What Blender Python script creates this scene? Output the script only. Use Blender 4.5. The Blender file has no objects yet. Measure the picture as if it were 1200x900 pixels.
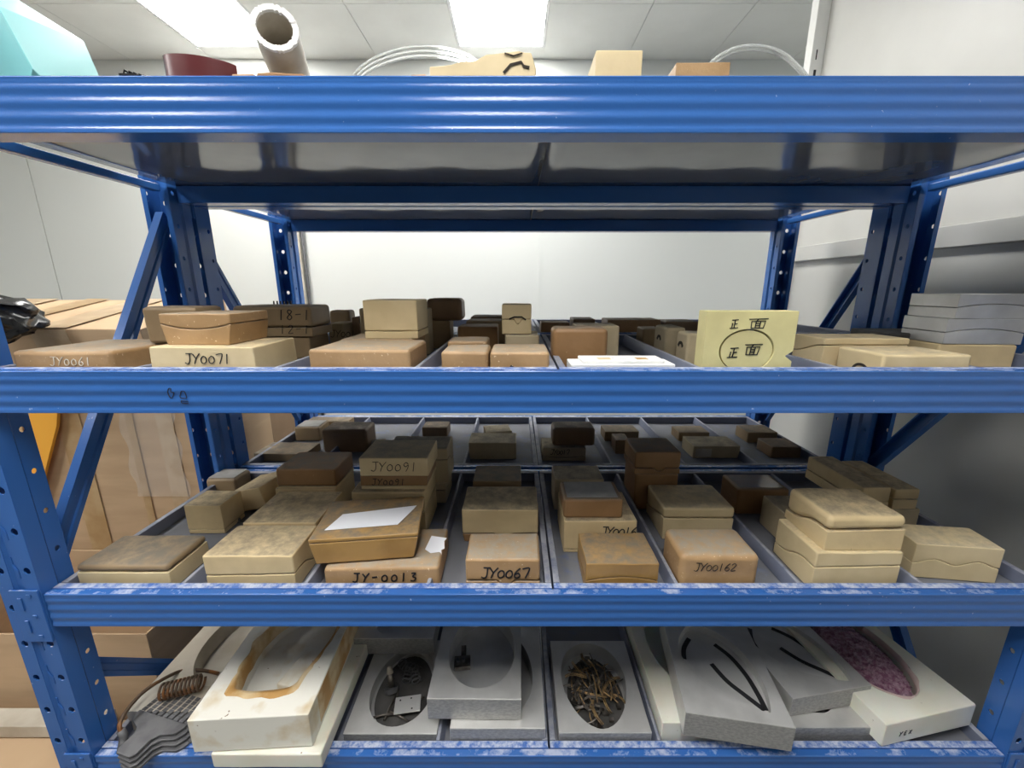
import bpy, bmesh, math, random
from mathutils import Vector, Matrix, noise
C = bpy.context.scene.collection
R = math.radians
# ------------------------------------------------------------------ camera
CZ = 1.6; TH = R(13.39); F = 477.0; CX = 605.0
cam = bpy.data.cameras.new('camera'); camo = bpy.data.objects.new('camera', cam); C.objects.link(camo)
camo.location = (0, 0, CZ); camo.rotation_euler = (R(90)-TH, 0, 0)
cam.sensor_width = 36; cam.lens = 36*F/1200; cam.shift_x = -(CX-600)/1200; cam.clip_start = .02
bpy.context.scene.camera = camo
vs = bpy.context.scene.view_settings
vs.view_transform = 'Standard'; vs.look = 'None'; vs.gamma = 1; vs.exposure = 0.15
w = bpy.data.worlds.new('world'); bpy.context.scene.world = w; w.use_nodes = True
w.node_tree.nodes['Background'].inputs[0].default_value = (.9, .95, 1, 1)
w.node_tree.nodes['Background'].inputs[1].default_value = .3
LIGHT = 22.0
def ray(px, py):
    a = (px-CX)/F; b = (450-py)/F
    return Vector((a, math.cos(TH)+b*math.sin(TH), -math.sin(TH)+b*math.cos(TH)))
def onD(px, py, D):
    r = ray(px, py); return r*(D/r.y)
def onH(px, py, H):
    r = ray(px, py); return r*(H/r.z)
def Xat(px, D, H): return (px-CX)/F*(D*math.cos(TH)-H*math.sin(TH))
# ------------------------------------------------------------------ helpers
def tag(o, label=None, cat=None, group=None, kind=None):
    if label: o['label'] = label
    if cat: o['category'] = cat
    if group: o['group'] = group
    if kind: o['kind'] = kind
    return o
def empty(name, loc=(0, 0, 0), rz=0, label=None, cat=None, group=None, kind=None, rot=None):
    o = bpy.data.objects.new(name, None); C.objects.link(o); o.location = loc
    o.rotation_euler = rot if rot else (0, 0, rz); o.empty_display_size = .05
    return tag(o, label, cat, group, kind)
def obj(name, bm, mat, parent=None, loc=None, rot=None, bevel=0, seg=2, smooth=False, solid=0):
    me = bpy.data.meshes.new(name)
    if isinstance(bm, bmesh.types.BMesh):
        bmesh.ops.recalc_face_normals(bm, faces=bm.faces)
        bm.to_mesh(me); bm.free()
    me.materials.append(mat)
    if smooth or bevel:
        for p in me.polygons: p.use_smooth = True
    o = bpy.data.objects.new(name, me); C.objects.link(o)
    if parent: o.parent = parent
    if loc is not None: o.location = loc
    if rot is not None: o.rotation_euler = rot
    if solid:
        m = o.modifiers.new('s', 'SOLIDIFY'); m.thickness = solid; m.offset = 0
    if bevel:
        m = o.modifiers.new('b', 'BEVEL'); m.width = bevel; m.segments = seg; m.limit_method = 'ANGLE'; m.angle_limit = R(35)
        m.harden_normals = True
    return o
def link_copy(src, parent=None, loc=None, rot=None):
    o = src.copy(); C.objects.link(o)
    if parent is not None: o.parent = parent
    if loc is not None: o.location = loc
    if rot is not None: o.rotation_euler = rot
    return o
def copy_tree(src, loc, rz=0, label=None):
    r = link_copy(src, None, loc, (0, 0, rz))
    if label: r['label'] = label
    for ch in list(src.children):
        c = ch.copy(); C.objects.link(c); c.parent = r
        for g in list(ch.children):
            d = g.copy(); C.objects.link(d); d.parent = c
    return r
def box(bm, x0, x1, y0, y1, z0, z1):
    v = [bm.verts.new(p) for p in ((x0,y0,z0),(x1,y0,z0),(x1,y1,z0),(x0,y1,z0),(x0,y0,z1),(x1,y0,z1),(x1,y1,z1),(x0,y1,z1))]
    for f in ((0,3,2,1),(4,5,6,7),(0,1,5,4),(1,2,6,5),(2,3,7,6),(3,0,4,7)): bm.faces.new([v[i] for i in f])
def nbox(*a):
    bm = bmesh.new(); box(bm, *a); return bm
def tube(bm, pts, r, n=8, cap=True, r2=None):
    pts = [Vector(p) for p in pts]; rings = []; up = None
    for i, p in enumerate(pts):
        t = (pts[min(i+1, len(pts)-1)]-pts[max(i-1, 0)]).normalized()
        if up is None:
            up = Vector((0, 0, 1)) if abs(t.z) < .9 else Vector((1, 0, 0))
        a = t.cross(up).normalized(); up = a.cross(t).normalized()
        rr = r if r2 is None else r+(r2-r)*i/(len(pts)-1)
        rings.append([bm.verts.new(p+a*rr*math.cos(2*math.pi*k/n)+up*rr*math.sin(2*math.pi*k/n)) for k in range(n)])
    for i in range(len(rings)-1):
        for k in range(n):
            bm.faces.new((rings[i][k], rings[i][(k+1) % n], rings[i+1][(k+1) % n], rings[i+1][k]))
    if cap:
        bm.faces.new(rings[0]); bm.faces.new(rings[-1])
def extrude_x(prof, x0, x1):
    bm = bmesh.new()
    a = [bm.verts.new((x0, y, z)) for y, z in prof]; b = [bm.verts.new((x1, y, z)) for y, z in prof]
    n = len(prof)
    for i in range(n): bm.faces.new((a[i], a[(i+1) % n], b[(i+1) % n], b[i]))
    bm.faces.new(a); bm.faces.new(b)
    return bm
def prism(pts, z0, z1, bm=None):
    bm = bm or bmesh.new()
    a = [bm.verts.new((x, y, z0)) for x, y in pts]; b = [bm.verts.new((x, y, z1)) for x, y in pts]
    n = len(pts)
    for i in range(n): bm.faces.new((a[i], a[(i+1) % n], b[(i+1) % n], b[i]))
    bm.faces.new(a); bm.faces.new(b)
    return bm
# ------------------------------------------------------------------ materials
def mat(name, col, rough=.5, metal=0, col2=None, nscale=20, nlo=.4, nhi=.6, bump=0, bscale=80, dust=None, dlo=.35, dhi=.6,
        dscale=25, up=.6, emit=0, trans=0, alpha=1, speck=None, aniso=None, coat=0, rnoise=0, sss=0):
    m = bpy.data.materials.new(name); m.use_nodes = True
    N = m.node_tree.nodes; L = m.node_tree.links; b = N['Principled BSDF']
    b.inputs['Base Color'].default_value = (*col, 1); b.inputs['Roughness'].default_value = rough; b.inputs['Metallic'].default_value = metal
    b.inputs['Coat Weight'].default_value = coat
    if sss:
        b.inputs['Subsurface Weight'].default_value = sss; b.inputs['Subsurface Scale'].default_value = .02
    tc = N.new('ShaderNodeTexCoord'); oi = N.new('ShaderNodeObjectInfo')
    ad = N.new('ShaderNodeVectorMath'); ad.operation = 'ADD'; L.new(tc.outputs['Object'], ad.inputs[0])
    cb = N.new('ShaderNodeCombineXYZ'); ml = N.new('ShaderNodeMath'); ml.operation = 'MULTIPLY'; ml.inputs[1].default_value = 37
    L.new(oi.outputs['Random'], ml.inputs[0]); L.new(ml.outputs[0], cb.inputs[0]); L.new(ml.outputs[0], cb.inputs[1]); L.new(cb.outputs[0], ad.inputs[1])
    vec = ad.outputs[0]
    if aniso:
        mp = N.new('ShaderNodeMapping'); mp.inputs['Scale'].default_value = aniso; L.new(vec, mp.inputs[0]); vec2 = mp.outputs[0]
    else: vec2 = vec
    def nz(scale, lo, hi, v, det=5):
        n = N.new('ShaderNodeTexNoise'); n.inputs['Scale'].default_value = scale; n.inputs['Detail'].default_value = det; n.inputs['Roughness'].default_value = .72 if det == 7 else .5; L.new(v, n.inputs[0])
        r = N.new('ShaderNodeMapRange'); r.inputs[1].default_value = lo; r.inputs[2].default_value = hi; L.new(n.outputs[0], r.inputs[0]); return r.outputs[0], n
    cur = None
    def mix(fac, a, bcol):
        x = N.new('ShaderNodeMix'); x.data_type = 'RGBA'; L.new(fac, x.inputs[0])
        if a is None: x.inputs[6].default_value = (*col, 1)
        else: L.new(a, x.inputs[6])
        x.inputs[7].default_value = (*bcol, 1); return x.outputs[2]
    if col2: cur = mix(nz(nscale, nlo, nhi, vec2)[0], cur, col2)
    if speck:
        f, _ = nz(speck[3], speck[4], speck[4]+.03, vec, 3); cur = mix(f, cur, speck[:3])
    if dust:
        g = N.new('ShaderNodeNewGeometry'); s = N.new('ShaderNodeSeparateXYZ'); L.new(g.outputs['Normal'], s.inputs[0])
        r = N.new('ShaderNodeMapRange'); r.inputs[1].default_value = up; r.inputs[2].default_value = min(up+.3, 1); L.new(s.outputs[2], r.inputs[0])
        f, _ = nz(dscale, dlo, dhi, vec, 7)
        mm = N.new('ShaderNodeMath'); mm.operation = 'MULTIPLY'; L.new(r.outputs[0], mm.inputs[0]); L.new(f, mm.inputs[1])
        cur = mix(mm.outputs[0], cur, dust)
        rm = N.new('ShaderNodeMapRange'); rm.inputs[3].default_value = rough; rm.inputs[4].default_value = .9; L.new(mm.outputs[0], rm.inputs[0]); L.new(rm.outputs[0], b.inputs['Roughness'])
    if cur is not None: L.new(cur, b.inputs['Base Color'])
    if rnoise and not dust:
        f, _ = nz(nscale, .3, .7, vec2); rm = N.new('ShaderNodeMapRange'); rm.inputs[3].default_value = rough-rnoise; rm.inputs[4].default_value = rough+rnoise
        L.new(f, rm.inputs[0]); L.new(rm.outputs[0], b.inputs['Roughness'])
    if bump:
        n = N.new('ShaderNodeTexNoise'); n.inputs['Scale'].default_value = bscale; n.inputs['Detail'].default_value = 4; L.new(vec2, n.inputs[0])
        bp = N.new('ShaderNodeBump'); bp.inputs['Strength'].default_value = bump; bp.inputs['Distance'].default_value = .002; L.new(n.outputs[0], bp.inputs['Height']); L.new(bp.outputs[0], b.inputs['Normal'])
    if emit:
        b.inputs['Emission Color'].default_value = (*col, 1); b.inputs['Emission Strength'].default_value = emit
    if trans: b.inputs['Transmission Weight'].default_value = trans
    if alpha < 1: b.inputs['Alpha'].default_value = alpha
    return m
BLUE = (.036, .135, .42)
M = dict(
 blue=mat('blue_paint', BLUE, .2, bump=.1, bscale=300, dust=(.42, .47, .62), dlo=.5, dhi=.62, dscale=14, up=.8, speck=(.25, .35, .6, 90, .74)),
 traysteel=mat('tray_paint', (.07, .11, .24), .38, dust=(.175, .18, .20), dlo=.28, dhi=.46, dscale=20, up=.3, bump=.1, col2=(.16, .19, .26), nscale=9, nlo=.42, nhi=.6),
 rim=mat('rim_paint', (.045, .13, .42), .35, dust=(.50, .54, .64), dlo=.40, dhi=.60, dscale=45, up=.5, bump=.1),
 rimgrey=mat('dusty_rim', (.16, .18, .25), .5, dust=(.31, .32, .36), dlo=.38, dhi=.55, dscale=24, up=.3, bump=.1),
 deck=mat('deck_steel', (.17, .175, .18), .1, bump=.6, bscale=5, col2=(.21, .215, .22), nscale=3),
 cream=mat('cream_resin', (.70, .55, .31), .6, col2=(.62, .48, .27), nscale=14, bump=.15, bscale=120, dust=(.29, .24, .17), dlo=.30, dhi=.66, dscale=34, up=.8, speck=(.25, .18, .1, 160, .76)),
 creamclean=mat('clean_cream_resin', (.72, .585, .35), .6, col2=(.65, .52, .3), nscale=12, bump=.12, dust=(.42, .36, .26), dlo=.40, dhi=.74, dscale=34, up=.8, speck=(.3, .2, .1, 140, .76)),
 grey=mat('greyed_resin', (.52, .43, .28), .7, col2=(.44, .36, .23), nscale=12, bump=.15, dust=(.26, .23, .18), dlo=.35, dhi=.6, up=.8),
 yellow=mat('yellow_resin', (.72, .66, .33), .55, col2=(.62, .56, .28), nscale=10, bump=.15, speck=(.2, .15, .08, 120, .76), dust=(.5, .45, .3), dlo=.5, dhi=.7, up=.8),
 brown=mat('brown_resin', (.34, .195, .09), .42, col2=(.27, .15, .065), nscale=9, bump=.25, bscale=90, dust=(.25, .215, .17), dlo=.3, dhi=.62, dscale=38, up=.7, speck=(.6, .45, .28, 130, .74)),
 amber=mat('amber_resin', (.42, .25, .085), .33, col2=(.33, .19, .06), nscale=11, bump=.3, bscale=60, dust=(.22, .18, .13), dlo=.34, dhi=.6, dscale=30, up=.75, speck=(.65, .45, .2, 110, .73)),
 tan=mat('tan_resin', (.47, .30, .15), .5, col2=(.38, .235, .11), nscale=12, bump=.25, bscale=140, dust=(.36, .31, .24), dlo=.3, dhi=.6, dscale=45, up=.7, speck=(.75, .6, .4, 170, .69)),
 dark=mat('dark_brown_resin', (.21, .13, .07), .45, col2=(.17, .105, .055), nscale=9, bump=.2, dust=(.13, .11, .085), dlo=.35, dhi=.6, up=.7),
 olive=mat('olive_brown_resin', (.33, .235, .13), .5, col2=(.27, .19, .105), nscale=9, bump=.2, dust=(.2, .17, .13), dlo=.35, dhi=.6, up=.7),
 charcoal=mat('charcoal_slab', (.06, .058, .055), .6, col2=(.09, .085, .08), nscale=20, bump=.2),
 alu=mat('aluminium', (.68, .675, .655), .38, .45, col2=(.54, .535, .52), nscale=8, rnoise=.08, bump=.08, bscale=60),
 milled=mat('milled_aluminium', (.44, .435, .42), .45, .4, col2=(.34, .34, .33), nscale=110, bump=.5, bscale=150, aniso=(1, 1, 2)),
 plastic=mat('white_plastic', (.80, .79, .70), .45, col2=(.74, .72, .60), nscale=6, bump=.08, speck=(.3, .22, .14, 70, .73), sss=.15),
 stained=mat('stained_white_plastic', (.80, .78, .70), .45, col2=(.62, .50, .30), nscale=11, nlo=.56, nhi=.74, bump=.2, speck=(.2, .12, .06, 60, .72)),
 wax=mat('brown_wax', (.50, .28, .09), .5, col2=(.74, .60, .36), nscale=14, nlo=.4, nhi=.6, bump=.6, bscale=60),
 dirtyplastic=mat('dirty_plastic', (.55, .51, .43), .5, col2=(.42, .37, .29), nscale=7, bump=.15),
 foam=mat('white_foam', (.88, .88, .86), .8, bump=.2, bscale=200),
 ink=mat('black_ink', (.012, .012, .014), .6), whiteink=mat('white_ink', (.75, .70, .6), .6),
 shadowline=mat('dark_groove', (.03, .022, .015), .9),
 paper=mat('paper', (.85, .86, .9), .8), wall=mat('wall_paint', (.74, .76, .73), .45, bump=.03, bscale=8),
 wallfront=mat('dim_grey_wall_paint', (.16, .17, .19), .5, col2=(.12, .13, .15), nscale=2),
 wallright=mat('grey_wall_paint', (.60, .595, .56), .4, bump=.1, bscale=3, col2=(.55, .545, .51), nscale=2),
 ceil=mat('ceiling_tile_paint', (.88, .88, .85), .6, col2=(.84, .84, .81), nscale=3),
 gap=mat('joint', (.25, .25, .24), .8), floor=mat('floor_epoxy', (.2, .205, .205), .4, col2=(.17, .175, .175), nscale=4),
 lamp=mat('lamp_diffuser', (1, .985, .96), .5, emit=LIGHT), lampframe=mat('lamp_frame', (.85, .85, .85), .4),
 card=mat('cardboard', (.56, .39, .235), .8, col2=(.50, .345, .205), nscale=3, bump=.15, bscale=30, aniso=(1, 1, 6)),
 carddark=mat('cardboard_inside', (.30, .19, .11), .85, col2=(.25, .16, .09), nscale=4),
 tape=mat('packing_tape', (.44, .28, .13), .28, col2=(.52, .36, .19), nscale=12, bump=.5, bscale=18, coat=.2),
 cleartape=mat('shiny_tape', (.50, .35, .20), .3, col2=(.58, .43, .27), nscale=15, bump=.9, bscale=14, coat=.2),
 orange=mat('orange_board', (.80, .38, .04), .5), teal=mat('teal_plastic', (.20, .58, .60), .4, bump=.03),
 maroon=mat('maroon_plastic', (.10, .018, .02), .3), pvc=mat('dirty_pvc', (.62, .58, .50), .45, col2=(.48, .43, .35), nscale=14, bump=.1),
 pvccut=mat('rough_pvc_edge', (.9, .89, .85), .7, bump=.6), clear=mat('clear_hose', (.93, .95, .93), .08, trans=.75, coat=.3),
 black=mat('black_plastic', (.015, .015, .016), .25, bump=.5, bscale=25), iron=mat('dark_iron', (.10, .10, .105), .5, .3, col2=(.14, .14, .145), nscale=30, bump=.1),
 rust=mat('rusty_steel', (.13, .085, .055), .6, .4, col2=(.32, .13, .04), nscale=25, nlo=.5, nhi=.65, bump=.3),
 brass=mat('dull_brass', (.62, .42, .19), .35, .7, col2=(.22, .15, .09), nscale=30), steel=mat('dark_steel', (.24, .215, .19), .4, .6, col2=(.07, .06, .05), nscale=30),
 purple=mat('purple_granules', (.25, .11, .18), .25, col2=(.42, .27, .34), nscale=90, coat=.3), pink=mat('pink_rim', (.66, .50, .46), .5, bump=.5),
 paper_grey=mat('pale_grey_top', (.42, .41, .39), .7, col2=(.36, .35, .33), nscale=30),
 film=mat('clear_film', (.9, .85, .78), .06, alpha=.22, bump=1, bscale=9, coat=1),
)
# ------------------------------------------------------------------ room shell
WY = 3.42; CH = 1.607                      # back wall distance and ceiling height over the camera
def st(name, bm, m, **k): return tag(obj(name, bm, m, **k), kind='structure')
st('floor', nbox(-6, 4.2, -4.6, WY+.1, -.1, 0), M['floor'])
wb = empty('wall_back', (0, WY, 0), kind='structure')
obj('wall_backing', nbox(-6, 4.2, .03, .1, 0, CZ+CH+.05), M['gap'], wb)
for x in (-5.70, -3.74, -1.77, .187, 2.147):
    obj('wall_panel', nbox(x+.003, x+1.957, 0, .03, 0, CZ+CH+.05), M['wall'], wb, bevel=.003, seg=1)
obj('joint_strip', nbox(.175, .200, -.006, -.0005, 0, CZ+CH), M['wall'], wb)
st('wall_left', nbox(-6.1, -5.71, -4.6, WY, 0, CZ+CH), M['wall'])
st('wall_front', nbox(-6, 4.2, -4.7, -4.6, 0, CZ+CH), M['wallfront'])
WR = 1.40
st('wall_right', nbox(WR, WR+.1, -4.6, 2.15, 0, CZ+CH), M['wallright'])
st('wall_far_right', nbox(4.1, 4.2, 2.15, WY, 0, CZ+CH), M['wall'])
st('trim_1', nbox(WR-.03, WR, -4.6, 2.13, CZ+.122, CZ+.190), M['wallright'], bevel=.004)
t2 = st('trim_2', nbox(WR-.055, WR+.11, 2.151, 2.20, 0, CZ+CH), M['ceil'], bevel=.003)
bm = bmesh.new()
for k in range(9):
    z = CZ+.45+.07*k; box(bm, WR-.035, WR-.03+.006*(k % 2), 2.1502, 2.1512, z, z+.02+.01*(k % 3))
obj('printed_mark', bm, M['ink'], t2)
ce = empty('ceiling', (0, 0, CZ+CH), kind='structure')
obj('ceiling_backing', nbox(-6, 4.2, -4.6, WY+.1, .03, .08), M['gap'], ce)
lampcells = {}
gx = [-5.803+.6*i for i in range(17)]; gy = [WY-.6*(j+1) for j in range(14)]
ti = obj('ceiling_tile', nbox(.002, .598, .002, .598, 0, .02), M['ceil'], ce, loc=(gx[0], gy[0], 0))
lamps = []
for i, x in enumerate(gx):
    for j, y in enumerate(gy):
        lit = (i % 3 == 0) and (j in (0, 1) and i not in (0, 3, 12) or j in (5, 6) and 2 < i < 12) 
        if lit:
            if j in (1, 6): lamps.append((x, y))
            continue
        if i == 0 and j == 0: continue
        link_copy(ti, ce, (x, y, 0))
obj('filler_strip', nbox(-5.8, 4.0, WY-.15, WY, .004, .02), M['ceil'], ce)
lname = None
for x, y in lamps:
    lab = 'recessed square ceiling light panel'
    px = CX+F*(x+.3)/((y+.6)*math.cos(TH)-CH*math.sin(TH)) if y > 1 else 9999
    if 500 < px < 700: lab = 'bright ceiling light panel right of the two, above the cream blocks'
    elif 100 < px < 400: lab = 'bright ceiling light panel behind the upturned plastic pipe, at left'
    else: lab = 'white ceiling light panel outside the picture, over the aisle'
    e = empty('ceiling_light', (x, y, CZ+CH), label=lab, cat='ceiling light', group='ceiling light panels')
    y1 = 1.05 if y > 1 else 1.198
    bm = bmesh.new()
    for a in ((.002, .598, .002, .02), (.002, .598, y1-.018, y1), (.002, .02, .02, y1-.018), (.58, .598, .02, y1-.018)): box(bm, *a, 0, .02)
    obj('lamp_frame', bm, M['lampframe'], e); obj('diffuser', nbox(.02, .58, .02, y1-.018, .004, .012), M['lamp'], e)
cd = empty('conduit_pipe', (-1.735, WY-.035, 0), label='grey vertical conduit running up the white back wall, beside the left rear rack post', cat='conduit')
bm = bmesh.new(); tube(bm, [(0, 0, 0), (0, 0, CZ+CH-.01)], .028, 14); obj('pipe', bm, M['pvc'], cd, smooth=True)
bm = bmesh.new(); tube(bm, [(.045, .012, 0), (.045, .012, CZ+CH-.01)], .012, 10); obj('cable', bm, M['iron'], cd, smooth=True)
# ------------------------------------------------------------------ racks
RC = .078; RH = 1.062
LV = [.318, -.147, -.620, -1.061]
def strip(bm, a, b, z0, z1, pitch, r=0, off=0):
    a = Vector((*a, 0)); b = Vector((*b, 0)); u = (b-a); wd = u.length; u.normalize()
    n = int((z1-z0)/pitch)
    def P(s, z): return bm.verts.new(a+u*s+Vector((0, 0, z)))
    if not r:
        bm.faces.new((P(0, z0), P(wd, z0), P(wd, z1), P(0, z1))); return
    z = z0
    for k in range(n+1):
        zz = min(z+pitch, z1)
        if zz-z < pitch*.9:
            if zz-z > .001: bm.faces.new((P(0, z), P(wd, z), P(wd, zz), P(0, zz)))
            break
        c = [P(0, z), P(wd, z), P(wd, zz), P(0, zz)]; cz = z+pitch*(.5+off)
        o = [P(wd/2+r*math.cos(R(22.5+45*i)), cz+r*1.15*math.sin(R(22.5+45*i))) for i in range(8)]
        bm.faces.new((c[1], c[2], o[0], o[7])); bm.faces.new((c[2], o[1], o[0])); bm.faces.new((c[2], c[3], o[2], o[1])); bm.faces.new((c[3], o[3], o[2]))
        bm.faces.new((c[3], c[0], o[4], o[3])); bm.faces.new((c[0], o[5], o[4])); bm.faces.new((c[0], c[1], o[6], o[5])); bm.faces.new((c[1], o[7], o[6]))
        z = zz
def post_mesh():
    bm = bmesh.new(); H = CZ+LV[0]-.005; p = .09
    strip(bm, (-.0425, 0), (-.012, 0), 0, H, p, .0075); strip(bm, (-.012, 0), (-.008, .005), 0, H, p)
    strip(bm, (-.008, .005), (.008, .005), 0, H, p); strip(bm, (.008, .005), (.012, 0), 0, H, p); strip(bm, (.012, 0), (.0425, 0), 0, H, p, .0075)
    for s in (-1, 1):
        strip(bm, (s*.0425, 0), (s*.0425, .028), 0, H, p); strip(bm, (s*.0425, .028), (s*.037, .034), 0, H, p); strip(bm, (s*.037, .034), (s*.037, .066), 0, H, p, .0055, .2)
        strip(bm, (s*.037, .066), (s*.024, .066), 0, H, p)
    bmesh.ops.remove_doubles(bm, verts=bm.verts, dist=.00005)
    return bm
post0 = None; emb0 = None
beamprof = [(0, -.08)]
for q_ in range(41): beamprof.append(((.0008)*(1-math.cos(2*math.pi*q_/40*3.5+.4))*(1 if 2 < q_ < 38 else .4), -.077+.072*q_/40))
beamprof += [(0, -.002), (.002, 0), (.016, 0), (.016, -.034), (.045, -.034), (.045, -.08)]
def rack(y0, y1, label, name='storage_rack'):
    global post0, emb0
    e = empty(name, (RC, y0, 0), label=label, cat='rack'); D = y1-y0
    for sx in (-1, 1):
        for back in (0, 1):
            loc = (sx*(RH+.0435), D-.002 if back else .002, 0); rot = (0, 0, math.pi) if back else (0, 0, 0)
            if post0 is None:
                po = obj('rack_post', post_mesh(), M['blue'], e, loc, rot, solid=.0025); post0 = po
                bm = bmesh.new()
                for k in range(int((CZ+LV[0])/.09)):
                    z = .09*k+.012
                    for s in (-1,):
                        pts = [(-.004, z+.062), (-.004, z+.046), (.004, z+.03), (.004, z+.012)]
                        for i in range(3):
                            tube(bm, [(pts[i][0], .0032, pts[i][1]), (pts[i+1][0], .0032, pts[i+1][1])], .0016, 5)
                emb0 = obj('pressed_bead', bm, M['blue'], po)
            else:
                po = link_copy(post0, e, loc, rot); c = emb0.copy(); C.objects.link(c); c.parent = po
            obj('foot_plate', nbox(-.055, .055, -.01, .08, -.004+.004, .006), M['blue'], po)
    for li, lz in enumerate(LV):
        for back in (0, 1):
            b = obj('beam', extrude_x(beamprof, -RH+.002, RH-.002), M['blue'], e, (0, D if back else 0, CZ+lz), (0, 0, math.pi if back else 0), bevel=.0008, seg=1)
            for sx in (-1, 1):
                bm = bmesh.new()
                # hooked end plate with a folded return and tabs
                box(bm, -.030, .030, -.0045, -.0005, -.115, .012); box(bm, -.030*sx-.002, -.030*sx+.002, -.0005, .03, -.10, .008)
                for zz in (-.09, -.035): box(bm, -.014, -.006, -.007, -.0045, zz, zz+.03)
                for zz in (-.10, -.05, 0): box(bm, .006, .015, -.0065, -.0045, zz-.004, zz+.004)
                obj('beam_connector', bm, M['blue'], b, (sx*(RH+.032), 0, 0), bevel=.0015, seg=2)
    return e, D
r1, D1 = rack(.72, 1.318, 'blue steel storage rack in front, nearest the camera')
r2, D2 = rack(1.334, 1.932, 'blue steel storage rack behind, standing between the front rack and the wall')
def brace(root, ya, za, yb, zb, sx):
    bm = bmesh.new(); L = math.hypot(yb-ya, zb-za)
    prof = [(-.02, 0), (-.02, .022), (-.009, .022), (-.005, .016), (.005, .016), (.009, .022), (.02, .022), (.02, 0), (.016, 0), (.016, .018), (-.016, .018), (-.016, 0)]
    a = [bm.verts.new((x*1.0-.011 if 0 else q-.011, x, 0)) for x, q in prof]; b = [bm.verts.new((q-.011, x, L)) for x, q in prof]
    n = len(prof)
    for i in range(n): bm.faces.new((a[i], a[(i+1) % n], b[(i+1) % n], b[i]))
    bm.faces.new(a); bm.faces.new(b)
    ang = math.atan2(yb-ya, zb-za)
    obj('brace', bm, M['blue'], root, (sx*(RH+.043), ya-root.location.y, CZ+za), (-ang, 0, 0 if sx > 0 else 0))
for sx, segs in ((-1, ((1.27, .20, .77, -.62), (.77, -.86, 1.27, -1.42))), (1, ((.77, .16, 1.27, -.60), (1.27, -.72, .77, -1.42)))):
    for s in segs: brace(r1, *s, sx)
for sx in (-1, 1):
    brace(r2, 1.37, .16, 1.84, -.60, sx); brace(r2, 1.84, -.70, 1.37, -1.4, sx)
for r, D in ((r1, D1), (r2, D2)):
    for sx in (-1, 1):
        obj('side_rail', nbox(-.012, .012, .075, D-.075, CZ+.262, CZ+.282), M['blue'], r, (sx*(RH+.03), 0, 0), bevel=.003)
    for s in (0, 1):
        x0, x1 = ((-RH, -.016), (-.014, RH))[s]
        if s == 0: obj('seam_strip', nbox(-.03, .0, .02, D-.02, CZ+.2856, CZ+.2862), M['iron'], r)
        bm = bmesh.new(); nx, ny = 24, 8; g = [[bm.verts.new((x0+(x1-x0)*i/nx, .0185+(D-.037)*j/ny, CZ+.2845+(.0012*math.sin(i*1.3+s*2)*math.sin(j*.9) if 0 < j < ny else 0))) for j in range(ny+1)] for i in range(nx+1)]
        for i in range(nx):
            for j in range(ny): bm.faces.new((g[i][j], g[i+1][j], g[i+1][j+1], g[i][j+1]))
        obj('deck_panel', bm, M['deck'], r, smooth=True, solid=.0015)
# trays
def tray(x0, y0, dep, lv, label, group):
    W = RH-.003; e = empty('shelf_tray', (x0, y0, CZ+lv), label=label, cat='tray', group=group)
    obj('tray_floor', nbox(.001, W-.001, .001, dep-.001, -.0335, -.0315), M['traysteel'], e)
    for a in ((0, W, 0, .016), (0, W, dep-.016, dep), (0, .014, .017, dep-.017), (W-.014, W, .017, dep-.017)):
        obj('rim', nbox(*a, -.031, .001), M['rim'] if a[3] == .016 and y0 < 1 else M['rimgrey'], e, bevel=.002, seg=2)
    for k in (1, 2, 3):
        x = W*k/4
        bm = bmesh.new(); p = [(-.011, -.031), (-.005, -.003), (-.0035, 0), (.0035, 0), (.005, -.003), (.011, -.031)]
        a = [bm.verts.new((x+q, .017, z)) for q, z in p]; b = [bm.verts.new((x+q, dep-.017, z)) for q, z in p]
        for i in range(6): bm.faces.new((a[i], a[(i+1) % 6], b[(i+1) % 6], b[i]))
        bm.faces.new(a); bm.faces.new(b)
        obj('divider', bm, M['rimgrey'], e, bevel=.001, seg=1)
    return e
lvn = {1: 'second shelf from the top', 2: 'third shelf from the top', 3: 'bottom shelf'}
for li in (1, 2, 3):
    for ri, (ry, rd, rn) in enumerate(((.72, D1, 'front rack'), (1.334, D2, 'rear rack'))):
        for s in (0, 1):
            tray(RC-RH+.001+s*(RH+.001), ry+.0175, rd-.035, LV[li], 'dusty blue divided steel tray, %s half of the %s, %s' % (('left', 'right')[s], lvn[li], rn), 'divided steel trays')
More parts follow.
